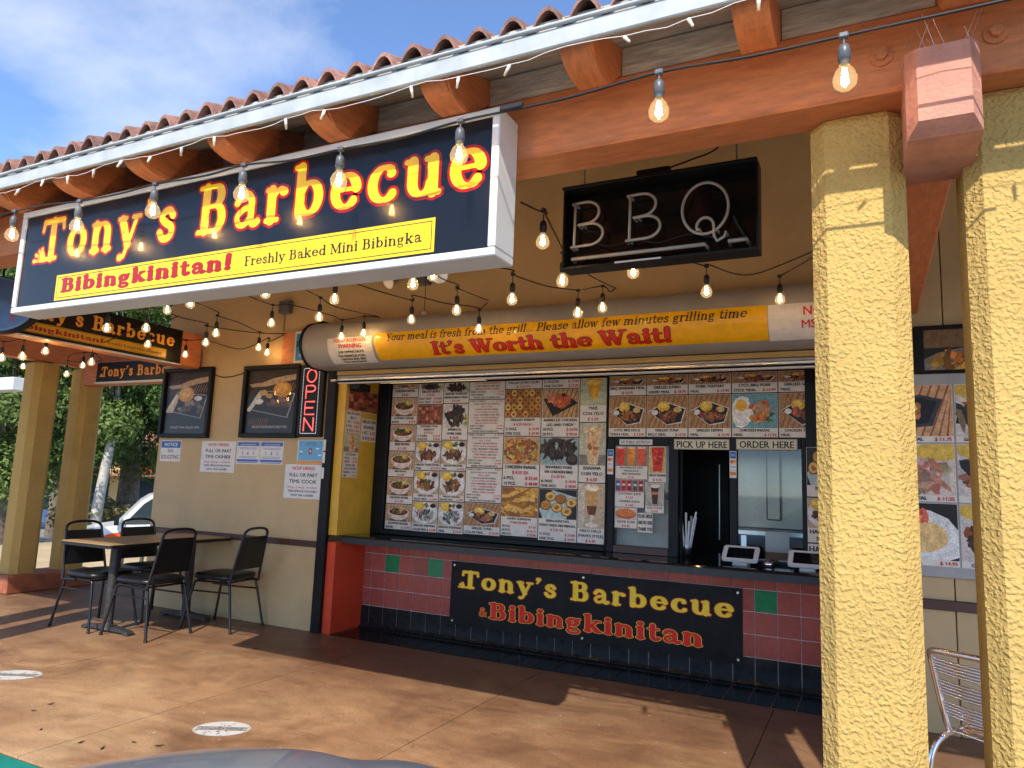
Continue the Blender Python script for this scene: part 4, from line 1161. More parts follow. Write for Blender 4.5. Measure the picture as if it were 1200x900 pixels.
colm(1, [(.885, 1.16, .961, 'fish', ['GRILLED SALMON', 'COLLAR MEAL | $ 12.99']), (1.16, 1.44, 1.228, 'plate', ['GRILLED SWAI', 'FILLET MEAL | $ 13.99']), (1.44, 1.709, 1.508, 'plate', ['GRILLED TUNA STEAK', 'MEAL | $ 13.99']),
         (1.709, 2.05, 1.86, 'skewers', ['SKEWERED PORK', 'BARBECUE', '$ 3.25 EA.', '½ DOZEN | $ 19.50', 'ONE DOZ. | $ 39.00']), (2.05, 2.25, 2.185, 'ribs', ['GRILLED LIEMPO', '$ 13.50', 'HALF TRAY | $ 70.00', 'FULL TRAY | $ 135.00'])])
colm(2, [(.887, 1.169, .96, 'fish', ['GRILLED POMPANO', 'MEAL | $ 15.95']), (1.169, 1.442, 1.226, 'plate', ['GRILLED CHICKEN', 'SKEWER MEAL | $ 13.95']), (1.442, 1.72, 1.505, 'plate', ['GRILLED BACKRIBS', 'MEAL | $ 13.95']),
         (1.72, 2.056, 1.834, 'ribs', ['BARBECUE', 'PORK EARS', '$ 10.95']), (2.056, 2.25, 2.16, 'ribs', ['GRILLED BONELESS', 'BANGUS BELLY MEAL', '$ 11.99'])])
combo = ['GOOD FOR UP TO 10 PEOPLE', '*PICK 3 ITEMS', '1 WHOLE CHICKEN INASAL', '* 10 PCS. LUMPIA SHANGHAI', '1 DOZ. SKEWERED PORK BBQ', '* 10 PCS. CHICKEN BARBECUE', '1 TRAY PANCIT AND RICE', '*GRILLED LIEMPO OR FISH', 'MAKE IT A MEAL | $ 2.99', '*ADD DRINKS | $ 10.00', 'SERVED WITH STEAMED RICE']
colm(3, [(1.175, 1.477, None, None, ['FAMILY COMBO # | $ 99.95'.replace('#', '1')]+combo), (1.477, 1.784, None, None, ['FAMILY COMBO 2 | $ 120.75']+combo), (1.784, 2.086, None, None, ['FAMILY COMBO 3 | $ 150.75']+combo),
         (2.086, 2.25, None, None, combo[5:]), (.895, 1.175, .971, 'tray', ['GRILLED TUNA', 'COLLAR MEAL | $ 13.75'])])
colm(4, [(.906, 1.325, 1.071, 'lumpia', ['LUMPIA SHANGHAI', '*PORK FILLING', '10 PCS. | $ 7.65', '50 PCS. | $ 41.75', '100 PCS. | $ 75.00']), (1.325, 1.759, 1.516, 'wings', ['CHICKEN INASAL', '$ 4.25 EA.', '6 PCS. | $ 25.50', '12 PCS. | $ 48.00']),
         (1.759, 2.171, 1.92, 'shrimp', ['GRILLED SHRIMP', '$ 4.25 EACH', '½ DOZ. | $ 19.99', 'ONE DOZ. | $ 39.90']), (2.171, 2.25, None, None, ['GRILLED JUMBO SQUID', '$ 16.50 EA.'])])
colm(5, [(.889, 1.321, 1.074, 'bibingka', ['BIBINGKINITAN', 'FRESHLY BAKED MINI BIBINGKA', '$ 2.25 EA.', '½ DOZ. | $ 13.00', 'ONE DOZ. | $ 24.95']), (1.321, 1.753, 1.519, 'bbqdark', ['SKEWERED PORK', 'OR CHICKEN BBQ', '$ 3.25 EA.', '½ DOZ. | $ 19.95', 'ONE DOZ. | $ 38.00']),
         (1.753, 2.167, 1.917, 'chickentray', ['BARBECUE CHICKEN', 'LEG AND THIGH', '10 PCS. | $ 54.95', '20 PCS. | $ 99.50']), (2.167, 2.25, None, None, ['½ DOZEN | $ 12.00', 'ONE DOZEN | $ 23.00'])])
colm(6, [(.89, 1.38, 1.014, 'glass', ['HALO HALO', '(MAMI\'S STYLE)', '$ 6.50']), (1.38, 1.877, 1.523, 'milk', ['BANANA', 'CON YELO', '$ 6.50']), (1.877, 2.25, 2.018, 'mango', ['MAIS', 'CON YELO', '$ 6.50'])])

# meal pictures above the serving windows
up = thing('meal_board', 'row of framed meal photographs above the serving windows', 'menu board', (-1.1, 5.6, 1.757))
MB().box(-1.861, -.041, 5.586, 5.62, 1.7575, 2.26).build('backing', 'frame_black', up)
ux = [-1.90, -1.585, -1.252, -.924, -.589, -.265, -.045]
lo = ['3 PCS. BBQ LEG &', 'THIGH MEAL | $ 13.95'], ['GRILLED TUNA', 'BELLY MEAL | $ 13.95'], ['GRILLED LIEMPO', 'MEAL | $ 13.95'], ['CHICKEN INASAL', 'MEAL | $ 11.95'], ['CHICKEN TERIYAKI', 'MEAL | $ 13.95'], ['PORK CHOP', 'MEAL | $ 13.95']
hi = ['BBQ SPARERIBS MEAL', '$ 16.95'], ['GRILLED JUMBO', 'SQUID MEAL | $ 18.95'], ['PORK TERIYAKI', 'MEAL | $ 13.95'], ['3 PCS. BBQ PORK', 'STICK MEAL | $ 13.99'], ['GRILLED SALMON', 'MEAL | $ 13.95'], ['MIXED GRILL', 'MEAL | $ 14.95']
for i in range(6):
    panel('meal_panel', wall_map(5.585), ux[i], 1.757, ux[i+1], 2.093, 'egg' if i == 3 else 'tray', lo[i], up, 1.829)
    panel('meal_panel', wall_map(5.585), ux[i], 2.093, ux[i+1], 2.258, 'tray', hi[i], up, 2.172)

# plates over the serving windows
def small_sign(name, label, cat, Y, x0, y0, x1, y1, draw, mat='print_satin', col=WHT, group=None, th=.004, edge=None):
    p = PR(wall_map(Y), th)
    p.prism([(x0, y0), (x1, y0), (x1, y1), (x0, y1)], lambda a, b, d: wall_map(Y)(a, b, d), 0.0, th-.0002, edge or col)
    p.rect(x0, y0, x1, y1, col)
    draw(p)
    return tag(p.build(name, mat), label, cat, group)
cream = c(216, 208, 176)
small_sign('pick_up_sign', 'cream plate reading pick up here over the open serving window', 'sign', 5.574, -1.357, 1.664, -.94, 1.742,
           lambda p: (p.frame(-1.355, 1.666, -.942, 1.740, .006, c(186, 178, 146)), p.sans('PICK UP HERE', -1.148, 1.677, .050, INK, w=.385, align='c', bold=.002)), col=cream)
small_sign('order_sign', 'cream plate reading order here over the glazed window', 'sign', 5.574, -.888, 1.668, -.462, 1.746,
           lambda p: (p.frame(-.886, 1.670, -.464, 1.744, .006, c(186, 178, 146)), p.sans('ORDER HERE', -.675, 1.681, .050, INK, w=.385, align='c', bold=.002)), col=cream)
small_sign('restroom_notice', 'small white no public restroom strip above the juice pictures', 'notice', 5.574, -1.80, 1.695, -1.53, 1.738,
           lambda p: p.sans('NO PUBLIC RESTROOM', -1.665, 1.705, .022, INK, w=.25, align='c'))
def cards(p, x, z):
    p.rect(x+.004, z+.145, x+.046, z+.195, c(40, 90, 170)); p.rect(x+.012, z+.16, x+.038, z+.18, c(120, 160, 210))
    p.disc(x+.018, z+.12, .013, .013, c(214, 60, 30)); p.disc(x+.032, z+.12, .013, .013, c(236, 150, 40)); p.rect(x+.004, z+.07, x+.046, z+.095, c(236, 232, 226)); p.sans('VISA', x+.025, z+.075, .014, c(40, 60, 140), align='c'); p.rect(x+.004, z+.02, x+.046, z+.045, c(226, 130, 50))
for xx, lb in ((-1.90, 'payment card sticker strip on the post left of the juice pictures'), (-.938, 'payment card sticker strip on the post between the two serving windows')):
    small_sign('card_sticker', lb, 'sticker', 5.574, xx, 1.455, xx+.05, 1.655, lambda p: cards(p, xx, 1.455), group='payment stickers', th=.001)

# pictures stuck on the left serving window
wy = 5.598
def sheet(label, x0, y0, x1, y1, kind, lines, fy, cat='poster', Y=wy, group=None, name='drink_poster'):
    return tag(panel(name, wall_map(Y), x0, y0, x1, y1, kind, lines, None, fy, gap=0, th=.0012), label, cat, group)
sheet('sheet with three red and orange juices stuck on the left window', -1.84, 1.425, -1.575, 1.685, 'juice', ['WATERMELON JUICE', 'MELON JUICE', 'PINK LEMONADE', '$ 3.50'], 1.525)
sheet('sheet with one tall red drink beside the three juices', -1.565, 1.405, -1.425, 1.685, 'cup', ['SAGO AT GULAMAN', '$ 4.25'], 1.475)
sheet('sheet with a row of soda cans on the left window', -1.84, 1.20, -1.60, 1.42, 'cans', ['COCONUT JUICE', '$ 2.25', 'CANNED SODA', '$ 2.00'], 1.32)
sheet('sheet with a dark iced coffee on the left window', -1.588, 1.165, -1.44, 1.40, 'coffee', ['ICED COFFEE', '$ 4.65'], 1.215)
sheet('sheet with an orange flan low on the left window', -1.838, 1.035, -1.655, 1.195, 'flan', ['LECHE FLAN', '$ 6.95'], 1.10)
sheet('small white printed slip at the bottom of the left window', -1.648, 1.01, -1.53, 1.16, None, ['PLEASE ORDER', 'AND PAY HERE', 'THANK YOU'], None, 'notice', name='notice_slip')
sheet('tall picture sheet with pale buns at the right end of the serving windows', -.402, 1.34, -.15, 1.69, 'bibingka', ['BIBINGKA', '$ 2.25'], 1.42, Y=5.572)
sheet('picture sheet with a green topped dish at the right end of the serving windows', -.402, 1.02, -.15, 1.33, 'plate', ['HALO HALO', 'SPECIAL'], 1.12, Y=5.572)
sheet('pale blue leaflet standing under the picture sheets by the order window', -.402, .86, -.25, 1.01, None, ['HALO', 'HALO'], None, 'leaflet', Y=5.572, name='leaflet')

# posters on the yellow jamb
sm_ = side_map(-4.2195)
def jpanel(label, y0, z0, y1, z1, kind, lines, fz):
    return tag(panel('jamb_poster', sm_, y0, z0, y1, z1, kind, lines, None, fz, gap=0, th=.0012), label, 'poster')
jpanel('large skewer and pork belly photograph at the top of the yellow jamb', 5.12, 1.955, 5.55, 2.16, 'skewers', [], 1.96)
jpanel('white price slip for pork belly, nearer one under the skewer photograph', 5.10, 1.755, 5.31, 1.95, None, ['GRILLED LIEMPO', 'BELLY', '1 PC. | $ 10.25', '6 PCS. | $ 58.25', '12 PCS. | $ 115.00'], None)
jpanel('white price slip beside the yellow menu frame under the skewer photograph', 5.33, 1.69, 5.55, 1.90, None, ['GRILLED PORK', 'SKEWER', '1 PC. | $ 3.25', '12 PCS. | $ 38.00'], None)
jpanel('picture of two iced drinks on the yellow jamb', 5.10, 1.575, 5.31, 1.75, 'milk', [], 1.58)
jpanel('long white price list low on the yellow jamb', 5.10, 1.35, 5.31, 1.572, None, ['ICED DRINKS', '*SMALL | $ 3.00', 'LARGE | $ 4.50', 'PLEASE ASK', 'FOR FLAVORS', 'MANGO | $ 4.50', 'UBE | $ 4.50'], None)
def bx(name, label, cat, mat, *a, b=.006): return tag(MB().box(*a, b).build(name, mat), label, cat)
tag(MB().box(-4.217, -4.10, 5.11, 5.29, 2.135, 2.20, .012).build('sensor_box', 'black_plastic'), 'small black sensor box under the left end of the shutter', 'sensor')

# ------------------------------------------------------------------ things on and behind the counter
t = thing('straw_holder', 'steel cup of paper straws standing in the pick up window', 'straw holder', (-1.285, 5.70, .84))
MB().lathe([(0, 0), (.034, 0), (.036, .16), (.033, .16), (.032, .01)], (-1.285, 5.70, .84), 18).build('cup', 'alu', t)
random.seed(9)
for k in range(14):
    a = k*2.4; r = .022
    b0 = Vector((-1.285+r*math.cos(a), 5.70+r*math.sin(a), .88)); b1 = b0+Vector((.05*math.cos(a), .04*math.sin(a), .26+random.uniform(-.03, .05)))
    MB().cyl(b0, b1, .008, n=6).build('straw', random.choice(['paper', 'paper', 'white_plastic', 'far_red' if k == 5 else 'paper']), t)
def tablet(x, y, label):
    t = thing('payment_tablet', label, 'tablet', (x, y, .84), 0, 'payment tablets on the counter', local=True)
    m_ = MB(); m_.prism([(-.09, 0), (.09, 0), (.07, .06), (.03, .065), (-.07, .014)], lambda a, b, d: Vector((d, a, b)), -.05, .05); m_.build('stand', 'white_plastic', t)
    d = Vector((0, .84, .54)).normalized(); mpp = plane_map((0, -.10, .018), (1, 0, 0), d)
    def rr(w, h, r): return [(s*(w-r)+r*math.cos(RAD(a)), q*(h/2-r)+h/2+r*math.sin(RAD(a))) for s, q, a0 in ((1, 1, 0), (-1, 1, 90), (-1, -1, 180), (1, -1, 270)) for a in (a0, a0+45, a0+90)]
    MB().prism(rr(.125, .17, .02), mpp, 0, .016).build('case', 'white_plastic', t)
    mps = plane_map(mpp(0, .025, .0165), (1, 0, 0), d)
    MB().prism(rr(.092, .12, .006), mps, 0, .0008).build('screen', 'screen', t)
    return t
tablet(-.845, 5.50, 'white framed payment tablet on the counter, left of the bell')
tablet(-.395, 5.46, 'white framed payment tablet on the counter, right of the bell beside the column')
t = thing('counter_bell', 'small chrome service bell between the two payment tablets', 'bell', (-.655, 5.46, .84))
MB().lathe([(.042, 0), (.042, .012), (.02, .014)], (-.655, 5.46, .84), 18).build('base', 'black_plastic', t)
MB().lathe([(.038, .014), (.037, .026), (.026, .042), (.006, .049), (.006, .058), (.0001, .06)], (-.655, 5.46, .84), 18).build('dome', 'chrome', t)
t = thing('carton', 'open white topped cardboard box behind the order window', 'box', (-.64, 6.05, .84))
MB().box(-.74, -.56, 5.98, 6.12, .8405, .93, .003).build('body', 'cardboard', t)
MB().box(-.738, -.562, 5.97, 5.978, .90, 1.06, .002).build('lid', 'paper', t)
t = thing('steel_hood', 'stainless steel cabinet and shelf gleaming behind the order window', 'kitchen equipment', (-.6, 6.9, 0))
MB().box(-1.05, 0.0, 6.62, 6.66, 1.05, 2.2, .004).build('panel', 'steel', t)
MB().box(-.80, -.68, 6.56, 6.618, 1.12, 2.2, .012).build('duct', 'steel', t)
MB().box(-1.05, 0.0, 6.3, 6.66, 1.0, 1.045, .006).build('shelf', 'alu', t)
for xx in (-.98, -.08): MB().box(xx, xx+.05, 6.34, 6.39, 0.0205, .9985, .004).build('leg', 'alu', t)
MB().box(-.34, -.27, 6.57, 6.618, 1.1, 1.33, .004).build('dark_inset', 'black_plastic', t)
t = thing('reflection_board', 'pale board added behind the left serving window to imitate its reflection', 'board', (-1.62, 5.70, .84))
MB().box(-1.85, -1.40, 5.69, 5.705, .8405, 1.27, .004).build('panel', 'fascia_white', t)  # added board; its pale tone stands in for the pane's reflection
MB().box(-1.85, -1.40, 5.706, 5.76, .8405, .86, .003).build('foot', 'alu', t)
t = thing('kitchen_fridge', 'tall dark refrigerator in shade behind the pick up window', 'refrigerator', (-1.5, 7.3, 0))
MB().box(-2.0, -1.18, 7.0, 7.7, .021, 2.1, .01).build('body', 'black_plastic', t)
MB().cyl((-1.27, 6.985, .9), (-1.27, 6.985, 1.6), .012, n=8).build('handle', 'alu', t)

# ------------------------------------------------------------------ big box sign under the eave
def tony(p, x, y, h, w, fill, line, hand=True, T=.15, t=.07, ex=.036, track=.075, txt="Tony's Barbecue"):
    for pas, (col, e) in enumerate(((line, ex), (fill, 0.0))):
        p.serif(txt, x, y, h, w, col, T=T, t=t, ex=e, track=track)
        if hand:
            s_ = h/.72; ox, oy = x+.17*s_, y+.02*s_
            p.up()
            for a, l in ((178, .30), (158, .27), (138, .23), (118, .20)):
                p.up()
                pl = stroke_polys([(0, 0), (l*math.cos(RAD(a)), l*math.sin(RAD(a))*1.1)], .06, .1, .1, e*1.0, 1)
                for q in pl: p.add([p.m(ox+u*s_, oy+v*s_, p.l) for u, v in q], [tuple(range(len(q)))], col)
        p.l += .0004
YS = 2.05
big = thing('box_sign', 'large white framed black box sign with yellow shop name under the eave', 'sign', (-2.5, 2.1, 2.12))
sx0, sx1, sz0, sz1 = -3.905, -1.112, 2.118, 2.655
for a in ((sx0, sx1, YS, 2.195, sz0, sz0+.030), (sx0, sx1, YS, 2.195, sz1-.030, sz1), (sx0, sx0+.030, YS, 2.195, sz0+.031, sz1-.031), (sx1-.030, sx1, YS, 2.195, sz0+.031, sz1-.031)):
    MB().box(*a, .004).build('frame', 'white_metal', big)
MB().box(sx0+.031, sx1-.031, YS+.012, 2.18, sz0+.031, sz1-.031).build('backing', 'frame_black', big)
p = PR(wall_map(YS+.011), 0.0)
p.rect(sx0+.031, sz0+.031, sx1-.031, sz1-.031, c(12, 13, 16))
face = p.build('face', 'print_sign', big)
p = PR(wall_map(YS+.0105), 0.0)
tony(p, -3.735, 2.372, .225, 2.575, c(244, 188, 22), c(150, 4, 6))
p.build('shop_name', 'print_sign', face)
p = PR(wall_map(YS+.0105), 0.0)
p.rect(-3.565, 2.160, -1.362, 2.288, c(240, 194, 22)); p.frame(-3.553, 2.171, -1.374, 2.277, .0035, INK)
p.serif('Bibingkinitan!', -3.52, 2.199, .068, 1.16, c(120, 16, 20), T=.19, t=.095, ex=.012, track=.06)
p.serif('Bibingkinitan!', -3.52, 2.199, .068, 1.16, c(160, 5, 7), T=.19, t=.095, track=.06)
p.serif('Freshly Baked Mini Bibingka', -2.29, 2.203, .042, .875, INK, T=.11, t=.04)
p.build('yellow_panel', 'print_sign', face)

# sign on the cross beam, facing the shop
sg = thing('beam_sign', 'long black shop name sign with yellow strip fixed along the left cross beam', 'sign', (-6.08, 4.0, 2.4))
MB().box(-6.099, -6.075, 2.45, 4.79, 2.40, 2.735, .004).build('board', 'frame_black', sg)
p = PR(side_map(-6.0745), 0.0)
tony(p, 3.20, 2.555, .125, 1.50, c(236, 168, 60), c(170, 70, 30), hand=False, T=.15, t=.07, ex=.012)
p.rect(3.15, 2.425, 4.62, 2.515, c(214, 164, 50)); p.frame(3.155, 2.43, 4.615, 2.51, .003, INK)
p.serif('Bibingkinitan!', 3.20, 2.45, .042, .78, c(170, 30, 26), T=.18, t=.10); p.serif('Freshly Baked Mini Bibingka', 4.02, 2.452, .028, .55, INK, T=.11, t=.05)
p.build('lettering', 'print_satin', sg)
MB().box(-6.099, -6.06, 2.45, 4.79, 2.386, 2.3985, .003).build('bottom_trim', 'white_metal', sg)
# sign across the left walk
sg = thing('walkway_sign', 'black shop name sign across the walk between left columns and wall', 'sign', (-7.3, 5.0, 2.33))
MB().box(-7.95, -6.655, 5.17, 5.199, 2.325, 2.55, .004).build('board', 'frame_black', sg)
p = PR(wall_map(5.1695), 0.0)
tony(p, -7.86, 2.385, .115, 1.20, c(236, 160, 60), c(170, 70, 30), T=.15, t=.07, ex=.012, txt="Tony's Barbec")
p.build('lettering', 'print_satin', sg)
MB().box(-7.95, -6.655, 5.155, 5.199, 2.305, 2.3235, .003).build('bottom_trim', 'white_metal', sg)

# banner on the tiled counter front
bn = thing('counter_banner', 'black vinyl banner with shop name fixed on the tiled counter front', 'banner', (-2, 5.49, .14))
YB2 = 5.492
def banner_pt(u, v):
    x = -3.268+2.43*u; z = .140+.527*v
    return Vector((x, YB2-.004*math.sin(u*23)*math.sin(v*3.1)-.003*math.sin(u*9+1), z))
m_ = MB().grid(banner_pt, 60, 6); m_.build('sheet', 'banner_vinyl', bn)
def bm(x, y, l): 
    u = (x+3.268)/2.43; v = (y-.14)/.527
    q = banner_pt(u, v); return Vector((x, q.y-l-.0012, y))
p = PR(bm, 0.0)
tony(p, -3.16, .452, .145, 2.26, c(255, 214, 50), c(226, 84, 26), T=.155, t=.08, ex=.022)
p.serif('&', -2.985, .235, .075, .085, c(250, 190, 60), T=.15, t=.08, ex=.02); p.serif('&', -2.985, .235, .075, .085, c(222, 40, 28), T=.15, t=.08)
p.serif('Bibingkinitan', -2.885, .228, .128, 1.77, c(250, 190, 60), T=.175, t=.085, ex=.02, track=.05); p.l += .0004
p.serif('Bibingkinitan', -2.885, .228, .128, 1.77, c(226, 36, 26), T=.175, t=.085, track=.05)
p.build('lettering', 'print_satin', bn)
for gx in (-3.235, -2.05, -.87):
    for gz in (.172, .635):
        MB().cyl((gx, YB2-.012, gz), (gx, YB2, gz), .009, n=10).build('grommet', 'alu', bn)

# neon letter sign hung from the roof
nb = thing('neon_sign', 'unlit neon sign with tube letters in a hanging black case', 'neon sign', (-.82, 3.0, 2.35))
MB().box(-1.235, -.388, 3.03, 3.05, 2.352, 2.715, .003).build('back_panel', 'screen', nb)
MB().box(-1.245, -.378, 2.93, 3.052, 2.7155, 2.73, .003).build('visor', 'black_plastic', nb)
MB().box(-1.245, -.378, 2.95, 3.052, 2.338, 2.3515, .003).build('bottom_rail', 'black_plastic', nb)
MB().box(-1.245, -1.236, 2.95, 3.052, 2.352, 2.715, .002).build('side', 'black_plastic', nb)
MB().box(-.387, -.378, 2.95, 3.052, 2.352, 2.715, .002).build('side', 'black_plastic', nb)
MB().box(-.90, -.75, 2.96, 3.05, 2.7305, 2.768, .004).build('transformer', 'black_plastic', nb)
MB().box(-.99, -.78, 2.948, 2.9495, 2.342, 2.350).build('maker_plate', 'paper', nb)
for cxn in (-1.16, -.47): 
    MB().cyl((cxn, 3.0, 2.73), (cxn, 3.0, deck_z(3.0)), .004, n=6).build('chain', 'wire', nb)
def neon(pts, r=.0066): 
    P = [Vector((x, 2.985, z)) for x, z in pts]
    MB().tube([(P[0].x, 3.03, P[0].z)]+P+[(P[-1].x, 3.03, P[-1].z)], r, 8).build('tube', 'neon_tube', nb)
def nB(x0, dx=.15):
    neon([(x0, 2.455), (x0+.003, 2.66)])
    neon([(x0-.01, 2.662), (x0+.05, 2.665)]+[(x0+.06+.06*math.cos(RAD(a)), 2.612+.052*math.sin(RAD(a))) for a in range(90, -91, -15)]+[(x0+.02, 2.557)])
    neon([(x0+.04, 2.557)]+[(x0+.075+.065*math.cos(RAD(a)), 2.507+.052*math.sin(RAD(a))) for a in range(90, -91, -15)]+[(x0-.015, 2.453)])
nB(-1.20); nB(-.935)
neon([(-.60+.098*math.cos(RAD(a)), 2.557+.115*math.sin(RAD(a))) for a in range(-60, 301, 12)])
neon([(-.625, 2.465)]+[(-.60+.036*math.cos(RAD(a)), 2.475+.04*math.sin(RAD(a))) for a in range(200, -1, -20)]+[(-.562, 2.43), (-.55, 2.405), (-.52, 2.42), (-.515, 2.44)])
neon([(-1.21, 2.395), (-.60, 2.396)], .009); neon([(-.50, 2.398), (-.43, 2.399)], .009)
for q in (((-.46, 2.46), (-.435, 2.41)), ((-.48, 2.51), (-.46, 2.45))):
    MB().tube([(q[0][0], 2.99, q[0][1]), (q[1][0], 3.0, q[1][1])], .010, 8).build('tube_end', 'black_plastic', nb)
MB().tube(smooth_path([(-1.1, 3.0, 2.47), (-1.03, 2.99, 2.44), (-.9, 2.99, 2.45), (-.8, 2.99, 2.43), (-.66, 2.99, 2.45), (-.55, 3.0, 2.42)]), .004, 6).build('lead', 'cable', nb)
MB().tube(smooth_path([(-.78, 3.0, 2.77), (-.66, 2.99, 2.79), (-.55, 3.0, 2.83), (-.5, 3.02, 2.95), (-.5, 3.0, deck_z(3.0))]), .004, 6).build('power_cable', 'cable', nb)

# ------------------------------------------------------------------ posters and papers on the left wall
def poster(label, x0, z0, x1, z1, cap, extra):
    t = thing('framed_poster', label, 'poster', ((x0+x1)/2, YW, z0), group='framed dish posters on the left wall')
    f = .042; Y0, Y1 = YW-.05, YW-.001
    for a in ((x0, x1, Y0, Y1, z0, z0+f), (x0, x1, Y0, Y1, z1-f, z1), (x0, x0+f, Y0, Y1, z0+f+.0005, z1-f-.0005), (x1-f, x1, Y0, Y1, z0+f+.0005, z1-f-.0005)):
        MB().box(*a, .005).build('frame', 'frame_black', t)
    p = PR(wall_map(YW-.012), 0.0)
    food(p, x0+f, z0+f, x1-f, z1-f, 'posterdish')
    W, H = x1-x0, z1-z0
    extra(p, lambda u: x0+W*u, lambda v: z0+H*v, W, H)
    p.photo = False
    p.sans(cap, (x0+x1)/2, z0+H*.135, .022, c(190, 186, 178), align='c', maxw=W*.62)
    p.build('print', 'print_satin', t)
    MB().add([(x0+f, YW-.022, z0+f), (x1-f, YW-.022, z0+f), (x1-f, YW-.022, z1-f), (x0+f, YW-.022, z1-f)], [(0, 1, 2, 3)]).build('pane', 'poster_glass', t)
random.seed(4)
def ex1(p, X, Y, W, H):
    p.photo = True
    p.disc(X(.47), Y(.62), W*.16, H*.11, c(206, 146, 66), 20); p.disc(X(.45), Y(.64), W*.11, H*.075, c(222, 172, 92), 18)
    p.poly([(X(.1), Y(.36)), (X(.34), Y(.66)), (X(.3), Y(.5)), (X(.22), Y(.36))], c(208, 184, 146))
    for _ in range(16): p.blob(X(random.uniform(.36, .78)), Y(random.uniform(.38, .5)), W*.06, H*.03, random.choice([c(120, 104, 92), c(92, 78, 70), c(150, 132, 116)]), 7, random.uniform(-.6, .6))
    p.disc(X(.72), Y(.56), W*.08, H*.035, c(214, 210, 202))
def ex2(p, X, Y, W, H):
    p.photo = True
    p.disc(X(.68), Y(.66), W*.16, H*.105, c(206, 140, 58), 20); p.disc(X(.66), Y(.68), W*.11, H*.07, c(226, 170, 84), 18)
    for _ in range(18): p.blob(X(random.uniform(.46, .84)), Y(random.uniform(.44, .53)), W*.055, H*.032, random.choice([c(92, 62, 50), c(70, 46, 40), c(124, 92, 76)]), 7, random.uniform(-.6, .6))
    p.blob(X(.36), Y(.62), W*.08, H*.05, c(206, 170, 96)); p.blob(X(.46), Y(.58), W*.07, H*.035, c(190, 150, 80)); p.disc(X(.28), Y(.5), W*.08, H*.04, c(226, 222, 214))
    for k in range(9): p.poly([(X(.12+k*.04), Y(.17)), (X(.13+k*.04), Y(.17)), (X(.15+k*.04), Y(.27)), (X(.14+k*.04), Y(.27))], c(140, 92, 60))
poster('black framed grilled fish poster above the blue no soliciting notice', -6.63, 1.687, -5.905, 2.408, 'GRILLED TUNA COLLAR MEAL', ex1)
poster('black framed boneless bangus poster beside the open sign', -5.47, 1.694, -4.742, 2.392, 'GRILLED BONELESS BANGUS BELLY MEAL', ex2)
t = thing('open_sign', 'tall black sign with OPEN in red lights between poster and shutter', 'open sign', (-4.6, YW, 1.7))
MB().box(-4.738, -4.448, YW-.045, YW-.001, 1.705, 2.368, .008).build('case', 'black_plastic', t)
p = PR(wall_map(YW-.0455), 0.0)
OP = {'O': [arc(.5, .5, .5, .5, 0, 360, 24)], 'P': [[(0, 0), (0, 1), (.6, 1)]+arc(.6, .76, .38, .24, 90, -90)+[(0, .52)]], 'E': [[(1, 0), (0, 0), (0, 1), (1, 1)], [(0, .52), (.85, .52)]], 'N': [[(0, 0), (0, 1)], [(0, 1), (1, 0)], [(1, 0), (1, 1)]]}
for i, ch in enumerate('OPEN'):
    for pl_ in OP[ch]:
        p.up()
        for q in stroke_polys([(-4.648+.11*u, 2.21-i*.15+.118*v) for u, v in pl_], .014, .014, .014, 0, 1): p.add([p.m(u, v, p.l) for u, v in q], [tuple(range(len(q)))], RED)
# hollow the strokes a little so that they read as rows of lamps
p.build('letters', 'led_red', t)
p = PR(wall_map(YW-.0455), 0.0)
for k in range(46):
    zz = 1.742+k*.0130
    for xx in (-4.688, -4.500): p.rect(xx-.0028, zz, xx+.0028, zz+.006, WHT)
for k in range(15):
    xx = -4.680+k*.0128
    for zz in (1.735, 2.338): p.rect(xx, zz-.0028, xx+.006, zz+.0028, WHT)
p.build('border_lamps', 'led_white', t)
MB().tube(smooth_path([(-5.905, YW-.006, 2.33), (-5.8, YW-.006, 2.30), (-5.65, YW-.006, 2.305), (-5.475, YW-.006, 2.34)]), .005, 6).build('poster_cable', 'cable', None)
tag(bpy.data.objects['poster_cable'], 'black cable sagging between the two framed posters', 'cable')

def lines_of(p, x0, x1, ztop, rows, h, col):
    for k in range(rows): p.rect(x0+.01*(k % 2), ztop-k*h*1.9-h, x1-.012*((k*3) % 2), ztop-k*h*1.9, col)
BL = c(40, 92, 168)
small_sign('solicit_notice', 'blue and white no soliciting notice under the fish poster', 'notice', YW, -6.605, 1.445, -6.305, 1.66, lambda p: (
    p.rect(-6.598, 1.585, -6.312, 1.652, BL), p.sans('NOTICE', -6.455, 1.602, .034, WHT, align='c', w=.2, bold=.003), p.sans('NO', -6.455, 1.535, .036, INK, align='c'), p.sans('SOLICITING', -6.455, 1.472, .04, INK, align='c', w=.27)), th=.002)
def hiring(p, x0, x1, z0, z1, job):
    xc = (x0+x1)/2; H = z1-z0; W = x1-x0
    for txt, v, h, col, ww in (('NOW HIRING', .84, .10, RED, .62), ('FULL OR PART', .64, .105, INK, .76), (job, .45, .105, INK, .74), ('PLS. CALL TONY', .30, .05, RED, .8), ('TAKE APPLICATION FORM', .19, .055, INK, .78), ('FROM THE CASHIER', .07, .055, INK, .6)):
        p.sans(txt, xc, z0+H*v, H*h, col, align='c', w=W*ww, bold=.0015)
small_sign('hiring_notice', 'white now hiring cashier sheet under the gap between posters', 'notice', YW, -6.0, 1.352, -5.53, 1.657, lambda p: hiring(p, -6.0, -5.53, 1.352, 1.657, 'TIME CASHIER'), th=.002)
small_sign('hiring_notice', 'white now hiring cook sheet beside the shutter guide', 'notice', YW, -4.868, 1.142, -4.425, 1.452, lambda p: hiring(p, -4.868, -4.425, 1.142, 1.452, 'TIME COOK'), th=.0035)
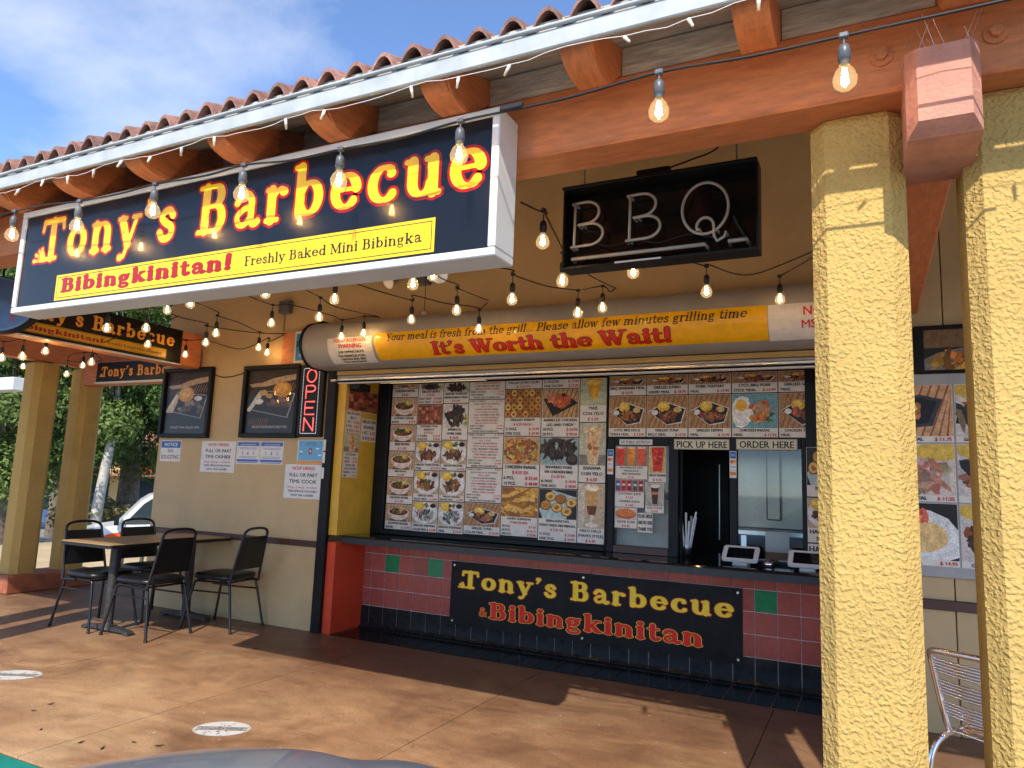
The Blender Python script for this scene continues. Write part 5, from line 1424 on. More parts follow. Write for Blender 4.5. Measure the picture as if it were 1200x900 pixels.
def rating(p, x0, x1):
    xc = (x0+x1)/2
    p.rect(x0+.008, 1.615, x1-.008, 1.652, c(70, 104, 180)); p.sans('HOURS AND NOTICE', xc, 1.622, .014, WHT, align='c', maxw=.22)
    lines_of(p, x0+.03, x1-.03, 1.60, 2, .006, c(150, 160, 186))
    for k, ch in enumerate('161'): p.sans(ch, xc-.07+k*.07, 1.53, .035, c(70, 74, 96), align='c')
    lines_of(p, x0+.03, x1-.03, 1.515, 2, .006, c(150, 160, 186)); p.rect(x0+.008, 1.465, x1-.008, 1.487, c(70, 104, 180)); lines_of(p, x0+.02, x1-.02, 1.46, 1, .008, c(120, 130, 150))
small_sign('permit_sheet', 'blue banded permit sheet, left of the pair under the open sign poster', 'permit', YW, -5.512, 1.44, -5.213, 1.66, lambda p: rating(p, -5.512, -5.213), th=.002)
small_sign('permit_sheet', 'blue banded permit sheet, right of the pair under the open sign poster', 'permit', YW, -5.205, 1.444, -4.912, 1.66, lambda p: rating(p, -5.205, -4.912), th=.002)
def skyblue(p):
    p.rect(-4.725, 1.49, -4.442, 1.672, c(110, 172, 214)); p.rect(-4.735, 1.465, -4.435, 1.488, c(232, 150, 60))
    for a, b in ((-4.69, 1.57), (-4.50, 1.60), (-4.47, 1.54)): p.disc(a, b, .02, .007, c(232, 240, 246))
    p.disc(-4.583, 1.575, .022, .03, c(120, 26, 30)); p.disc(-4.583, 1.575, .013, .018, c(226, 180, 160)); p.sans('WE ARE HERE', -4.583, 1.642, .013, c(40, 60, 110), align='c'); p.rect(-4.66, 1.628, -4.51, 1.632, c(60, 90, 150))
small_sign('blue_poster', 'small sky blue poster with orange edge under the open sign', 'poster', YW, -4.737, 1.463, -4.433, 1.676, skyblue, th=.003)
# framed picture, junction box and lamp high on the wall
t = thing('wall_picture', 'small blue framed picture high on the wall left of the shutter housing', 'picture', (-4.75, YW, 2.38))
MB().box(-5.01, -4.86, YW-.03, YW-.001, 2.375, 2.70, .004).build('orange_board', 'terracotta', t)
MB().box(-4.858, -4.47, YW-.04, YW-.001, 2.375, 2.72, .005).build('frame', 'wall_ochre', t)
p = PR(wall_map(YW-.0405), 0.0); p.rect(-4.84, 2.40, -4.49, 2.70, c(206, 204, 196)); p.clip = (-4.82, 2.42, -4.51, 2.68); p.rect(-4.82, 2.42, -4.51, 2.68, c(60, 138, 190))
for k in range(8): p.blob(random.uniform(-4.8, -4.55), random.uniform(2.44, 2.66), .05, .03, random.choice([c(120, 180, 214), c(30, 84, 120), c(200, 214, 220)]))
p.clip = None; p.build('print', 'print_satin', t)
t = thing('junction_box', 'grey electrical box with conduit high on the left wall', 'electrical box', (-5.0, YW, 2.88))
MB().box(-5.06, -4.93, YW-.07, YW-.001, 2.89, 3.01, .006).build('box', 'socket_grey', t)
MB().cyl((-5.03, YW-.012, 2.72), (-5.03, YW-.012, 2.889), .008, n=8).build('conduit', 'wall_ochre', t)
t = thing('floodlight', 'twin headed grey floodlight on the wall above the shutter housing', 'lamp', (-3.4, YW, 3.05))
MB().box(-3.52, -3.36, YW-.05, YW-.001, 3.03, 3.17, .006).build('base', 'socket_grey', t)
for hx, dx in ((-3.62, -.06), (-3.22, .06)):
    MB().cyl((hx+dx*.2, YW-.06, 3.12), (hx+dx, YW-.2, 3.05), .03, .075, n=14).build('head', 'alu', t)
    MB().cyl((-3.44, YW-.03, 3.1), (hx+dx*.2, YW-.06, 3.12), .014, n=8).build('arm', 'socket_grey', t)
t = thing('pull_cord', 'thin cord with white ball hanging in front of the wall above the yellow strip', 'cord', (-3.5, 4.98, 2.8))
q = onY(497, 368, 4.98); MB().cyl((q.x, q.y, q.z), (q.x, q.y, deck_z(q.y)), .003, n=5).build('cord', 'cable', t)
MB().lathe([(.0001, -.025), (.018, -.016), (.025, 0), (.018, .016), (.0001, .025)], q, 12).build('ball', 'white_plastic', t)

# ------------------------------------------------------------------ menu on the wall at the right, behind the columns
rb = thing('wall_menu', 'grey framed board of large meal photographs seen between the foreground columns', 'menu board', (.6, YW, .9))
MB().box(0.06, 1.32, YW-.03, YW-.001, .895, 2.12, .004).build('board', 'shutter_grey', rb)
rx = [.095, .470, .845, 1.22]; rz = [.955, 1.335, 1.692, 2.055]
kk = [['bigplate', 'bigmeat', 'bigplate'], ['bigfish', 'bigmeat', 'bigfish'], ['bigtray', 'bigmeat', 'bigtray']]
tt = [['PORK MEAL | $ 14.95', 'GRILLED SWAI MEAL', 'BEEF MEAL'], ['BANGUS MEAL | $ 11.25', 'GRILLED SALMON', 'FISH MEAL'], ['TURKEY MEAL | $ 11.75', 'GRILLED SWORDFISH', 'TRAY MEAL']]
for i in range(3):
    for j in range(3):
        panel('meal_panel', wall_map(YW-.031), rx[i], rz[j], rx[i+1], rz[j+1], kk[j][i], [tt[j][i]], rb, rz[j]+.042, gap=.005)
t = thing('framed_poster', 'dark framed stuffed dish poster high between the foreground columns', 'poster', (.6, YW, 2.13), group='framed dish posters on the right wall')
MB().box(.27, 1.0, YW-.05, YW-.001, 2.125, 2.42, .006).build('frame', 'frame_black', t)
p = PR(wall_map(YW-.0505), 0.0); food(p, .325, 2.14, .95, 2.39, 'rice'); p.build('print', 'print_satin', t)

# ================================================================== FURNITURE
def black_chair(label, x, y, rz):
    t = thing('stacking_chair', label, 'chair', (x, y, 0), rz, 'black stacking chairs round the table', local=True)
    # local: faces -x, back at +x
    m_ = MB()
    def seat(u, v):
        a = 2*math.pi*u
        prof = [(0.0, .425), (.92, .425), (1.0, .438), (1.0, .458), (.93, .474), (.6, .482), (0.0, .484)]
        k = v*(len(prof)-1); i = min(int(k), len(prof)-2); f = k-i
        r = prof[i][0]*(1-f)+prof[i+1][0]*f; z = prof[i][1]*(1-f)+prof[i+1][1]*f
        ca, sa = math.cos(a), math.sin(a)
        q = (abs(ca)**5+abs(sa)**5)**(-1/5)
        return Vector((-.01+.215*r*ca*q, .205*r*sa*q, z))
    m_.grid(seat, 32, 12); m_.build('seat', 'vinyl', t)
    bk = lambda z: .195+(z-.42)*.20              # the back leans outward
    hw = lambda z: .195-(z-.42)*.085
    loop = [(-.14, .19), (.10, .195)]
    pts = []
    zs = [.40, .43, .50, .60, .70, .80]
    up_ = [Vector((bk(z), -hw(z), z)) for z in zs]
    top = []
    for k in range(9):
        a = RAD(180-180*k/8); w0 = hw(.80); 
        ca, sa = math.cos(a), math.sin(a)
        q = (abs(ca)**3+abs(sa)**3)**(-1/3)
        z = .80+.075*sa*q
        top.append(Vector((bk(z), w0*ca*q, z)))
    path = [Vector((.02, -.192, .405)), Vector((.13, -.194, .402))]+up_+top+[Vector((v.x, -v.y, v.z)) for v in up_[::-1]]+[Vector((.13, .194, .402)), Vector((.02, .192, .405))]
    MB().tube(smooth_path(path, 3), .0115, 8).build('back_frame', 'chair_black', t)
    def pad(u, v):
        z = .515+.285*v; w_ = hw(z)-.006
        return z, w_
    m_ = MB()
    nu, nv = 8, 8
    F, B = [], []
    for j in range(nv+1):
        for i in range(nu+1):
            z, w_ = pad(i/nu, j/nv); yy = -w_+2*w_*i/nu
            bul = .014*math.sin(math.pi*i/nu)**.5*math.sin(math.pi*min(.98, max(.02, j/nv)))**.5
            F.append(Vector((bk(z)-.006-bul, yy, z))); B.append(Vector((bk(z)+.006+bul*.6, yy, z)))
    W_ = nu+1; n = len(F)
    fs = [(j*W_+i, j*W_+i+1, (j+1)*W_+i+1, (j+1)*W_+i) for j in range(nv) for i in range(nu)]
    m_.add(F, [f[::-1] for f in fs], None, True); m_.add(B, fs, None, True)
    for j in range(nv):
        for i in (0, nu): m_.add([F[j*W_+i], F[(j+1)*W_+i], B[(j+1)*W_+i], B[j*W_+i]], [(0, 1, 2, 3)])
    for i in range(nu):
        for j in (0, nv): m_.add([F[j*W_+i], F[j*W_+i+1], B[j*W_+i+1], B[j*W_+i]], [(0, 1, 2, 3)])
    m_.build('backrest', 'vinyl', t)
    for sx in (-1, 1):
        for sy in (-1, 1):
            lg = MB().tube(smooth_path([(sx*.12, sy*.17, .414), (sx*.165, sy*.178, .405), (sx*.19, sy*.182, .36), (sx*.26, sy*.218, .012)], 5), .0115, 8).build('leg', 'chair_black', t)
            MB().cyl((sx*.2585, sy*.2175, .02), (sx*.2625, sy*.2195, 0.0), .0145, n=8).build('foot_cap', 'rubber', lg)
    for sy in (-1, 1):
        MB().tube([(-.197, sy*.187, .325), (.197, sy*.187, .325)], .008, 6).build('stretcher', 'chair_black', t)
        MB().tube([(-.165, sy*.178, .409), (.165, sy*.178, .409)], .010, 6).build('seat_rail', 'chair_black', t)
    for sx in (-1, 1):
        MB().tube([(sx*.165, -.178, .409), (sx*.165, .178, .409)], .009, 6).build('seat_rail', 'chair_black', t)
    return t
black_chair('black padded chair with its back to the camera, nearest the viewer at the table', -5.42, 4.21, RAD(2))
black_chair('black padded chair beside the wall, right of the nearest chair', -5.17, 4.77, RAD(9))
black_chair('black padded chair across the table at its left front', -6.05, 4.17, RAD(180))
black_chair('black padded chair across the table close to the wall corner', -6.11, 4.73, RAD(176))
t = thing('cafe_table', 'wood topped cafe table with two black iron pedestals against the wall', 'table', (-5.75, 4.45, 0))
def rrect(x0, x1, y0, y1, r):
    return [(cx_+r*math.cos(RAD(a)), cy_+r*math.sin(RAD(a))) for cx_, cy_, a0 in ((x1-r, y1-r, 0), (x0+r, y1-r, 90), (x0+r, y0+r, 180), (x1-r, y0+r, 270)) for a in (a0, a0+30, a0+60, a0+90)]
MB().prism(rrect(-6.07, -5.43, 3.80, 5.045, .03), floor_map(0), .716, .741).build('edge_band', 'chair_black', t)
MB().prism(rrect(-6.066, -5.434, 3.804, 5.041, .028), floor_map(0), .7412, .747).build('top', 'laminate', t)
for yy in (4.09, 4.86):
    pd = MB().cyl((-5.75, yy, .04), (-5.75, yy, .70), .038, n=16).build('pedestal', 'table_iron', t)
    MB().box(-5.95, -5.55, yy-.05, yy+.05, .70, .715, .003).build('top_plate', 'table_iron', pd)
    m_ = MB()
    for s_ in (-1, 1):
        m_.prism([(0, .06), (s_*.09, .052), (s_*.28, .034), (s_*.30, .02), (s_*.30, 0.004), (s_*.25, .004), (s_*.23, .016), (0, .02)], lambda a, b, d, yy=yy: Vector((-5.75+a, yy+d, b)), -.032, .032)
    m_.cyl((-5.75, yy, .02), (-5.75, yy, .075), .052, .04, n=16)
    m_.build('foot', 'table_iron', pd)

# aluminium cafe chair behind the right columns
t = thing('aluminium_chair', 'shiny aluminium slat back cafe chair behind the foreground columns', 'chair', (.56, 3.58, 0), RAD(-35), local=True)
# local: faces +y, back at -y (towards the camera)
back = lambda z: -.20-(z-.44)*.30
for s_ in (-1, 1):
    MB().tube(smooth_path([(s_*.245, .25, 0), (s_*.24, .235, .25), (s_*.235, .21, .39), (s_*.23, .15, .425), (s_*.228, 0, .425)], 4), .0125, 8).build('front_leg', 'alu_polished', t)
    MB().tube(smooth_path([(s_*.262, -.33, 0), (s_*.258, -.30, .22), (s_*.25, -.27, .36), (s_*.236, -.20, .415), (s_*.23, -.05, .422)], 4), .0135, 8).build('rear_leg', 'alu_polished', t)
    MB().tube(smooth_path([(s_*.222, -.12, .43), (s_*.224, back(.44), .44), (s_*.234, back(.60), .60), (s_*.235, back(.72), .72)], 4), .0125, 8).build('back_upright', 'alu_polished', t)
    MB().tube([(s_*.225, -.225, .42), (s_*.235, .205, .42)], .011, 8).build('seat_rail', 'alu_polished', t)
MB().tube(smooth_path([(-.235, back(.72), .72), (-.22, back(.75)-.01, .752), (-.12, back(.76)-.03, .762), (0, back(.76)-.035, .765), (.12, back(.76)-.03, .762), (.22, back(.75)-.01, .752), (.235, back(.72), .72)], 4), .0125, 8).build('top_rail', 'alu_polished', t)
for k, z in enumerate((.50, .585, .67)):
    m_ = MB()
    for r in range(5):
        zz = z+r*.0125
        m_.tube(smooth_path([(-.232, back(zz), zz), (-.12, back(zz)-.028, zz), (0, back(zz)-.036, zz), (.12, back(zz)-.028, zz), (.232, back(zz), zz)], 4), .0058, 6)
    m_.build('back_slat', 'alu_polished', t)
for k in range(6):
    yy = -.19+k*.072
    m_ = MB()
    for r in range(4): m_.tube([(-.235, yy+r*.0125, .432), (0, yy+r*.0125, .426), (.235, yy+r*.0125, .432)], .0058, 6)
    m_.build('seat_slat', 'alu_polished', t)
MB().tube([(-.255, -.285, .27), (.255, -.285, .27)], .009, 6).build('stretcher', 'alu_polished', t)

# floor stickers and litter
def sticker(x, y, rx, ry, rot, label):
    p = PR(floor_map(0.001), 0.0)
    p.disc(x, y, rx, ry, c(176, 172, 164), 40, rot); p.disc(x, y, rx*.93, ry*.93, c(196, 192, 184), 40, rot)
    ca, sa = math.cos(rot), math.sin(rot)
    random.seed(int(-x*100))
    def L(u, v): return (x+u*ca-v*sa, y+u*sa+v*ca)
    p.poly([L(-rx*.9, -.024), L(rx*.9, -.024), L(rx*.9, .024), L(-rx*.9, .024)], c(150, 146, 140))
    for v in (-.024, .024): p.poly([L(-rx*.9, v-.003), L(rx*.9, v-.003), L(rx*.9, v+.003), L(-rx*.9, v+.003)], c(84, 80, 78))
    m0 = p.m; p.m = lambda a, b, l: m0(*L(a, b), l)
    p.sans('STAND HERE', 0, -.014, .026, c(70, 66, 66), w=rx*1.5, align='c')
    for k in range(24):
        a = random.uniform(0, 6.3); r = random.uniform(.2, .9)
        p.blob(rx*r*math.cos(a), ry*r*math.sin(a), random.uniform(.004, .018), random.uniform(.003, .01), random.choice([c(150, 140, 128), c(168, 128, 92), c(130, 122, 116)]), 7, a)
    return tag(p.build('floor_sticker', 'print_matte'), label, 'floor sticker', 'round floor stickers')
sticker(-3.135, 2.955, .15, .115, RAD(28), 'worn round white floor sticker just above the car bonnet')
sticker(-5.02, 2.95, .17, .12, RAD(28), 'worn round white floor sticker at the left edge of the picture')
random.seed(12)
LEAF = ['dark dead leaf below the left floor sticker', 'dark dead leaf above the teal kerb corner', 'dark dead leaf just left of the right floor sticker', 'dark dead leaf nearest the right floor sticker', 'dark dead leaf closest to the car bonnet edge', 'dark dead leaf in the middle of the row above the bonnet', 'highest dark dead leaf below the left floor sticker', 'lone dead leaf in sun near the orange jamb']
for k, (px, py) in enumerate([(60, 825), (48, 855), (157, 870), (187, 874), (120, 877), (95, 870), (40, 833), (300, 760)]):
    q = onZ(px, py, .002); a = random.uniform(0, 3); 
    m_ = MB(); s_ = random.uniform(.010, .020)
    pts = [Vector((q.x+s_*u*math.cos(a)-s_*v*math.sin(a), q.y+s_*u*math.sin(a)+s_*v*math.cos(a), .002+h)) for u, v, h in ((-1.5, 0, .004), (-.3, -.5, .001), (1.4, 0, .006), (-.2, .5, .002))]
    m_.add(pts, [(0, 1, 2, 3)])
    tag(m_.build('dead_leaf', 'leaf_litter'), LEAF[k], 'leaf', 'dead leaves on the paving')
tg = MB(); rr_ = random.Random(2)
t0 = [(-3.4, 4.3), (-2.9, 3.9), (-4.2, 3.6), (-1.7, 3.9), (-1.5, 4.45), (-3.1, 3.35), (-4.6, 4.0), (-1.2, 3.6)]

# blue round blade sign at the left edge
t = thing('round_sign', 'round blue hanging sign with red script at the left edge', 'sign', (-5.3, 2.9, 2.3))
qc = onY(-6, 356, 2.75); nrm = Vector((.55, -.83, 0)); uu = Vector((.83, .55, 0)); vv = Vector((0, 0, 1))
pm = plane_map(qc, uu, vv)
ds = 0.235
ring = [(ds*1.15*math.cos(RAD(a)), ds*.86*math.sin(RAD(a))) for a in range(0, 360, 10)]
MB().prism(ring, pm, -.09, 0.0).build('body', 'frame_black', t)
p = PR(pm, .0005); p.disc(0, 0, ds*1.12, ds*.83, c(110, 134, 164), 36); p.disc(0, 0, ds*1.06, ds*.77, c(88, 116, 152), 36)
m0 = p.m; p.m = lambda a, b, l: m0(a+.12*0, b, l)
p.rect(-.16, -.02, .02, .13, c(196, 40, 40)); 
p.m = lambda a, b, l: m0(.14-b, a, l)
p.serif('seafood', -.13, 0, .05, .26, c(176, 40, 60), T=.12, t=.08, slant=.3); p.m = m0
p.build('face', 'print_satin', t)
MB().cyl(qc+Vector((0, 0.03, ds*.83)), (qc.x, qc.y+.03, deck_z(qc.y)), .008, n=6).build('hanger', 'frame_black', t)

# ================================================================== STRING LIGHTS
bl = MB().lathe([(.010, 0), (.013, -.008), (.024, -.022), (.0305, -.042), (.027, -.060), (.014, -.071), (.0001, -.074)], (0, 0, 0), 14).mesh('bulb', 'bulb_glass')
fm = MB()
for k in range(6):
    a = k*math.pi/3
    fm.cyl((.004*math.cos(a), .004*math.sin(a), -.014), (.0095*math.cos(a+.5), .0095*math.sin(a+.5), -.052), .0016, n=4)
fm = fm.mesh('filament', 'filament')
hm = {}
DROPS = {'socket_grey': .078, 'rubber': .102}
for nm in ('socket_grey', 'rubber'):
    D_ = DROPS[nm]
    k = MB(); k.cyl((0, 0, .052), (0, 0, D_-.004), .0028, n=6); k.lathe([(.004, .056), (.012, .05), (.0155, .04), (.0165, .012), (.0135, .010), (.0135, -.002)], (0, 0, 0), 12)
    k.box(-.012, .012, -.009, .009, D_-.008, D_+.008, .003)
    hm[nm] = k.mesh('lamp_holder', nm)
def string_light(label, cable, bulbs, holder='rubber', group='strings of bulbs under the arcade', bulb_scale=1.0, ends=True):
    """cable: list of (px, py, Y); bulbs: list of (px, py, Y) of the bulb centre; the cable passes over each"""
    P0 = [onY(*q) for q in cable]
    t = thing('string_light', label, 'string lights', P0[0], group=group)
    anchors = []
    for (px, py, Y) in bulbs:
        q = onY(px, py, Y)                       # centre of the glass
        base = Vector((q.x, q.y, q.z+.036))      # bottom of the holder
        anchors.append(Vector((base.x, base.y, base.z+DROPS[holder])))
        h = link('lamp_holder', hm[holder], t, base)
        for nm, me in (('bulb', bl), ('filament', fm)):
            b = link(nm, me, h)
    pts = P0+anchors
    d = P0[-1]-P0[0]
    pts.sort(key=lambda v: (v-P0[0]).dot(d))
    MB().tube(smooth_path(pts, 6), .0042, 6).build('cable', 'cable', t)
    return t
YF = 1.9
string_light('front string of bulbs along the eave before the box sign and beam',
    [(-40, 262, YF), (52, 240, YF), (140, 227, YF), (240, 206, YF), (340, 188, YF), (470, 162, YF), (660, 116, YF), (880, 66, YF), (1170, 2, YF), (1260, -20, YF)],
    [(14, 274, YF), (90, 264, YF), (179, 246, YF), (283, 226, YF), (397, 210, YF), (538, 180, YF), (772, 128, YF), (990, 90, YF)], 'socket_grey')
string_light('string of bulbs ending at the left end of the shutter housing, upper strand',
    [(250, 322, 3.4), (290, 346, 3.7), (340, 357, 4.1), (390, 370, 4.5), (445, 372, 4.78)],
    [(318, 378, 3.95), (400, 394, 4.55), (426, 390, 4.6)])
string_light('string of bulbs passing the grey electrical box to the shutter housing',
    [(330, 318, 3.2), (356, 338, 3.4), (395, 360, 4.1), (443, 371, 4.78)], [(374, 371, 3.8)])
string_light('short string of bulbs just below the box sign, middle',
    [(200, 330, 2.7), (300, 322, 2.7), (392, 318, 2.75), (500, 300, 2.75)], [(223, 355, 3.2), (311, 343, 3.0), (392, 350, 3.4)])
string_light('string of bulbs meeting the wall left of the second poster, upper strand',
    [(195, 340, 3.3), (228, 354, 3.5), (256, 366, 3.9), (280, 378, 4.3), (320, 391, 4.9), (335, 391, 5.06)], [(253, 390, 3.9), (303, 407, 4.6)])
string_light('string of bulbs meeting the wall left of the second poster, middle strand',
    [(150, 350, 3.6), (200, 367, 3.8), (243, 379, 4.1), (300, 390, 4.7), (335, 391, 5.06)], [(196, 363, 3.5), (241, 401, 4.1)])
string_light('string of bulbs sagging low between the cross beam and the wall poster',
    [(205, 394, 4.7), (243, 399, 4.8), (282, 409, 4.85), (316, 400, 4.95), (335, 391, 5.06)], [(217, 415, 4.7), (313, 413, 4.95)])
string_light('string of bulbs below the right half of the box sign over the yellow strip',
    [(405, 328, 3.3), (440, 340, 3.7), (484, 346, 4.1), (520, 355, 4.2), (545, 358, 4.3), (561, 361, 4.4), (571, 355, 4.5)], [(482, 374, 4.1), (561, 385, 4.4)])
string_light('string of bulbs running past the floodlight above the yellow strip',
    [(470, 302, 2.9), (512, 322, 3.4), (537, 334, 3.7), (572, 352, 4.4)], [(484, 332, 3.1), (507, 322, 3.3), (535, 363, 3.75)])
string_light('string of bulbs right of the box sign below the neon sign',
    [(575, 312, 3.2), (602, 317, 3.4), (640, 335, 3.8), (678, 341, 4.0), (715, 342, 4.25), (721, 337, 4.3)], [(600, 350, 3.45), (677, 366, 4.0), (706, 360, 4.2)])
string_light('string of bulbs crossing behind the left of the neon sign',
    [(610, 237, 2.6), (640, 251, 2.7), (662, 298, 3.1), (690, 322, 3.6), (722, 338, 4.3)], [(636, 282, 2.75), (659, 328, 3.15)])
string_light('string of bulbs sagging right of the neon sign to the column',
    [(735, 268, 3.2), (800, 304, 3.6), (830, 310, 3.8), (880, 322, 4.2), (916, 322, 4.4), (945, 306, 4.2), (965, 290, 3.9)], [(742, 318, 3.3), (828, 341, 3.8), (914, 350, 4.4)])
string_light('string of bulbs hanging before the cross beam sign',
    [(60, 352, 3.0), (120, 358, 3.2), (170, 357, 3.4), (225, 340, 3.6)], [(125, 384, 3.2), (171, 384, 3.4)])
string_light('string of bulbs low before the sign across the left walk',
    [(-10, 394, 3.4), (26, 397, 3.5), (53, 390, 3.6), (100, 402, 3.9), (174, 380, 4.1), (210, 370, 4.3)], [(2, 419, 3.45), (26, 417, 3.5), (53, 411, 3.6), (107, 424, 3.95), (173, 403, 4.1)])
string_light('farthest string of bulbs among the left columns',
    [(15, 408, 4.6), (27, 408, 4.7), (78, 416, 5.3), (97, 408, 5.0), (119, 422, 5.2), (185, 420, 5.4)], [(27, 429, 4.7), (78, 438, 4.6), (97, 428, 4.7)])
# small white fairy lights stapled along the fascia
t = thing('fairy_lights', 'thin white fairy light string draped under the white fascia', 'fairy lights', (-3, 1.86, 2.66))
xs_ = -3.95; k = 0; pp = []
random.seed(31)
bm_ = MB().lathe([(.0001, -.036), (.0045, -.034), (.005, -.016)], (0, 0, 0), 6).mesh('mini_bulb', 'cream_plastic')
sm_b = MB().lathe([(.0056, -.017), (.006, 0), (.002, .004), (.0001, .004)], (0, 0, 0), 6).mesh('mini_socket', 'white_plastic')
while xs_ < .7:
    z = 2.680-.03*random.random()*.3-.022*abs(math.sin((xs_+.26)*math.pi/.52))
    pp.append((xs_, 1.848, z))
    if k % 3 == 0 and random.random() < .85:
        b = link('mini_socket', sm_b, t, (xs_, 1.845, z-.005)); b.rotation_euler = (random.uniform(-.5, .5), random.uniform(-.7, .7), 0)
        link('mini_bulb', bm_, b)
    xs_ += .062; k += 1
MB().tube(pp, .0012, 4).build('wire', 'white_plastic', t)
MB().box(-1.03, -.95, 1.89, 1.91, 2.535, 2.555, .004).build('cable_connector', 'rubber', None)
tag(bpy.data.objects['cable_connector'], 'black cable connector on the front string right of the box sign', 'connector')

# ================================================================== CAR BONNET IN THE FOREGROUND
car = thing('parked_car', 'grey blue parked car whose bonnet edge shows along the bottom of the picture', 'car', (-.50, -.27, -.12), RAD(25), local=True)
def hood(u, v):
    # u across, v along: 0 = windscreen, 1 = nose
    w_ = 2*u-1
    x = w_*(.74-.08*v)
    y = .75+1.25*v-.24*abs(w_)**2.6*v
    z = .93-.06*v-.095*v**3-.045*abs(w_)**2.4
    z += .020*(1-math.exp(-((w_-.22)/.13)**2))*(1-.2*v)-.02
    return Vector((x, y, z))
MB().grid(hood, 48, 24).build('bonnet', 'paint_car', car)
m_ = MB().grid(lambda u, v: hood(u, 1)+Vector((0, .015*math.sin(math.pi*v*.5), -.02-.16*v)), 48, 4); m_.build('nose', 'paint_car', car)
def side(s_):
    pf = [(-2.1, .25), (-2.1, .7), (-1.9, .84), (.75, .87), (1.3, .82), (1.62, .70), (1.72, .60), (1.74, .30), (1.4, .22), (-1.8, .22)]
    return MB().prism(pf, lambda a, b, d: Vector((d, a, b)), s_*.66, s_*.84)
for s_ in (-1, 1): side(s_).build('fender', 'paint_car', car)
MB().box(-.655, .655, -2.1, 1.66, .25, .66, .05).build('body', 'paint_car', car)
m_ = MB(); m_.add([(-.68, .76, .905), (.68, .76, .905), (.52, -.25, 1.33), (-.52, -.25, 1.33)], [(0, 1, 2, 3)]); m_.build('windscreen', 'glass_dark', car)
m_ = MB().box(-.53, .53, -1.4, -.252, 1.315, 1.345, .01); m_.build('roof', 'paint_car', car)
for s_ in (-1, 1):
    m_ = MB(); m_.add([(s_*.70, .70, .875), (s_*.535, -.26, 1.314), (s_*.53, -1.4, 1.314), (s_*.70, -1.9, .85)], [(0, 1, 2, 3)]); m_.build('side_window', 'glass_dark', car)
    hl = MB().box(s_*.52-.12, s_*.52+.12, 1.60, 1.70, .50, .62, .03).build('headlight', 'chrome', car)
m_ = MB(); m_.add([(-.52, -1.402, 1.33), (.52, -1.402, 1.33), (.66, -1.92, .86), (-.66, -1.92, .86)], [(0, 1, 2, 3)]); m_.build('rear_window', 'glass_dark', car)
for s_ in (-1, 1):
    for yy in (1.15, -1.3):
        wl = MB().lathe([(.19, -.09), (.30, -.10), (.325, -.07), (.325, .07), (.30, .10), (.19, .09)], (0, 0, 0), 24).build('wheel', 'rubber', car, (s_*.76, yy, .325))
        wl.rotation_euler = (0, math.pi/2, 0)
        MB().lathe([(.0001, -.05), (.19, -.07), (.19, .07), (.0001, .05)], (0, 0, 0), 16).build('rim', 'alu', wl)

# ================================================================== BEYOND THE ARCADE
def truck():
    q = atD(135, 600, 19.5)
    gz_ = ground_z(q.x, q.y)
    d = ray(150, 600); vx = Vector((d.y, -d.x, 0)).normalized()        # to the right in the picture
    t = thing('moving_truck', 'white moving truck with orange red swoosh seen past the wall corner', 'truck', (q.x, q.y, gz_), math.atan2(vx.y, vx.x), local=True)
    # local x runs rearwards (right in the picture), y away from the camera
    H0 = 1.36-(573-548)/838.6*19.5-gz_        # roof height over its ground
    s_ = H0/1.93
    pf = [(-.95, .45), (-.95, .80), (-.86, .98), (-.40, 1.10), (.05, 1.18), (.52, 1.74), (.72, 1.88), (1.0, 1.93), (1.52, 1.93), (1.52, .45), (.60, .45), (.55, .60), (.40, .75), (.15, .82), (-.10, .75), (-.25, .60), (-.30, .45)]
    pf = [(a*s_, b*s_) for a, b in pf]
    mpz = lambda a, b, dd: Vector((a, dd, b))
    MB().prism(pf, mpz, 0.0, 1.85).build('cab', 'truck_white', t)
    MB().prism([(a*s_, b*s_) for a, b in ((.20, 1.20), (.58, 1.68), (.74, 1.80), (1.36, 1.80), (1.30, 1.22))], mpz, -.012, -.002).build('side_window', 'glass_dark', t)
    dr = MB().prism([(a*s_, b*s_) for a, b in ((.10, .56), (.12, 1.19), (1.32, 1.19), (1.30, .56))], mpz, -.012, -.004).build('door', 'truck_white', t)
    MB().box(1.10*s_, 1.26*s_, -.035, -.012, 1.05*s_, 1.09*s_, .004).build('handle', 'black_plastic', dr)
    MB().prism([(a*s_, b*s_) for a, b in ((.0, 1.19), (.10, 1.19), (.10, 1.44), (.0, 1.42))], mpz, -.22, -.10).build('mirror', 'black_plastic', t)
    sw = PR(lambda a, b, l: Vector((a*s_, -.014-l, b*s_)), 0.0)
    sw.poly([(-.52, .78), (-.1, .98), (.4, 1.08), (.95, 1.10), (.5, 1.02), (.2, .90), (.5, .86), (1.1, .98), (.7, .80), (.3, .62), (.05, .60), (.1, .72), (-.15, .76)], c(236, 90, 40))
    sw.poly([(.3, .58), (.8, .72), (1.25, .78), (1.25, .70), (.8, .60)], c(236, 90, 40))
    sw.build('swoosh', 'print_gloss', t)
    MB().box(1.56*s_, 5.2, -.12, 1.97, .62*s_, 3.0*s_, .03).build('cargo_box', 'truck_white', t)
    MB().box(-1.0*s_, -.95*s_, .02, 1.83, .42*s_, .62*s_, .02).build('bumper', 'black_plastic', t)
    for wx in (.06*s_, 3.9):
        for wy in (.08, 1.65):
            wl = MB().cyl((0, 0, 0), (0, .22, 0), .36, n=20).build('wheel', 'rubber', t, (wx, wy, .36))
            MB().cyl((0, -.004, 0), (0, -.03, 0), .20, n=14).build('rim', 'white_metal', wl)
truck()

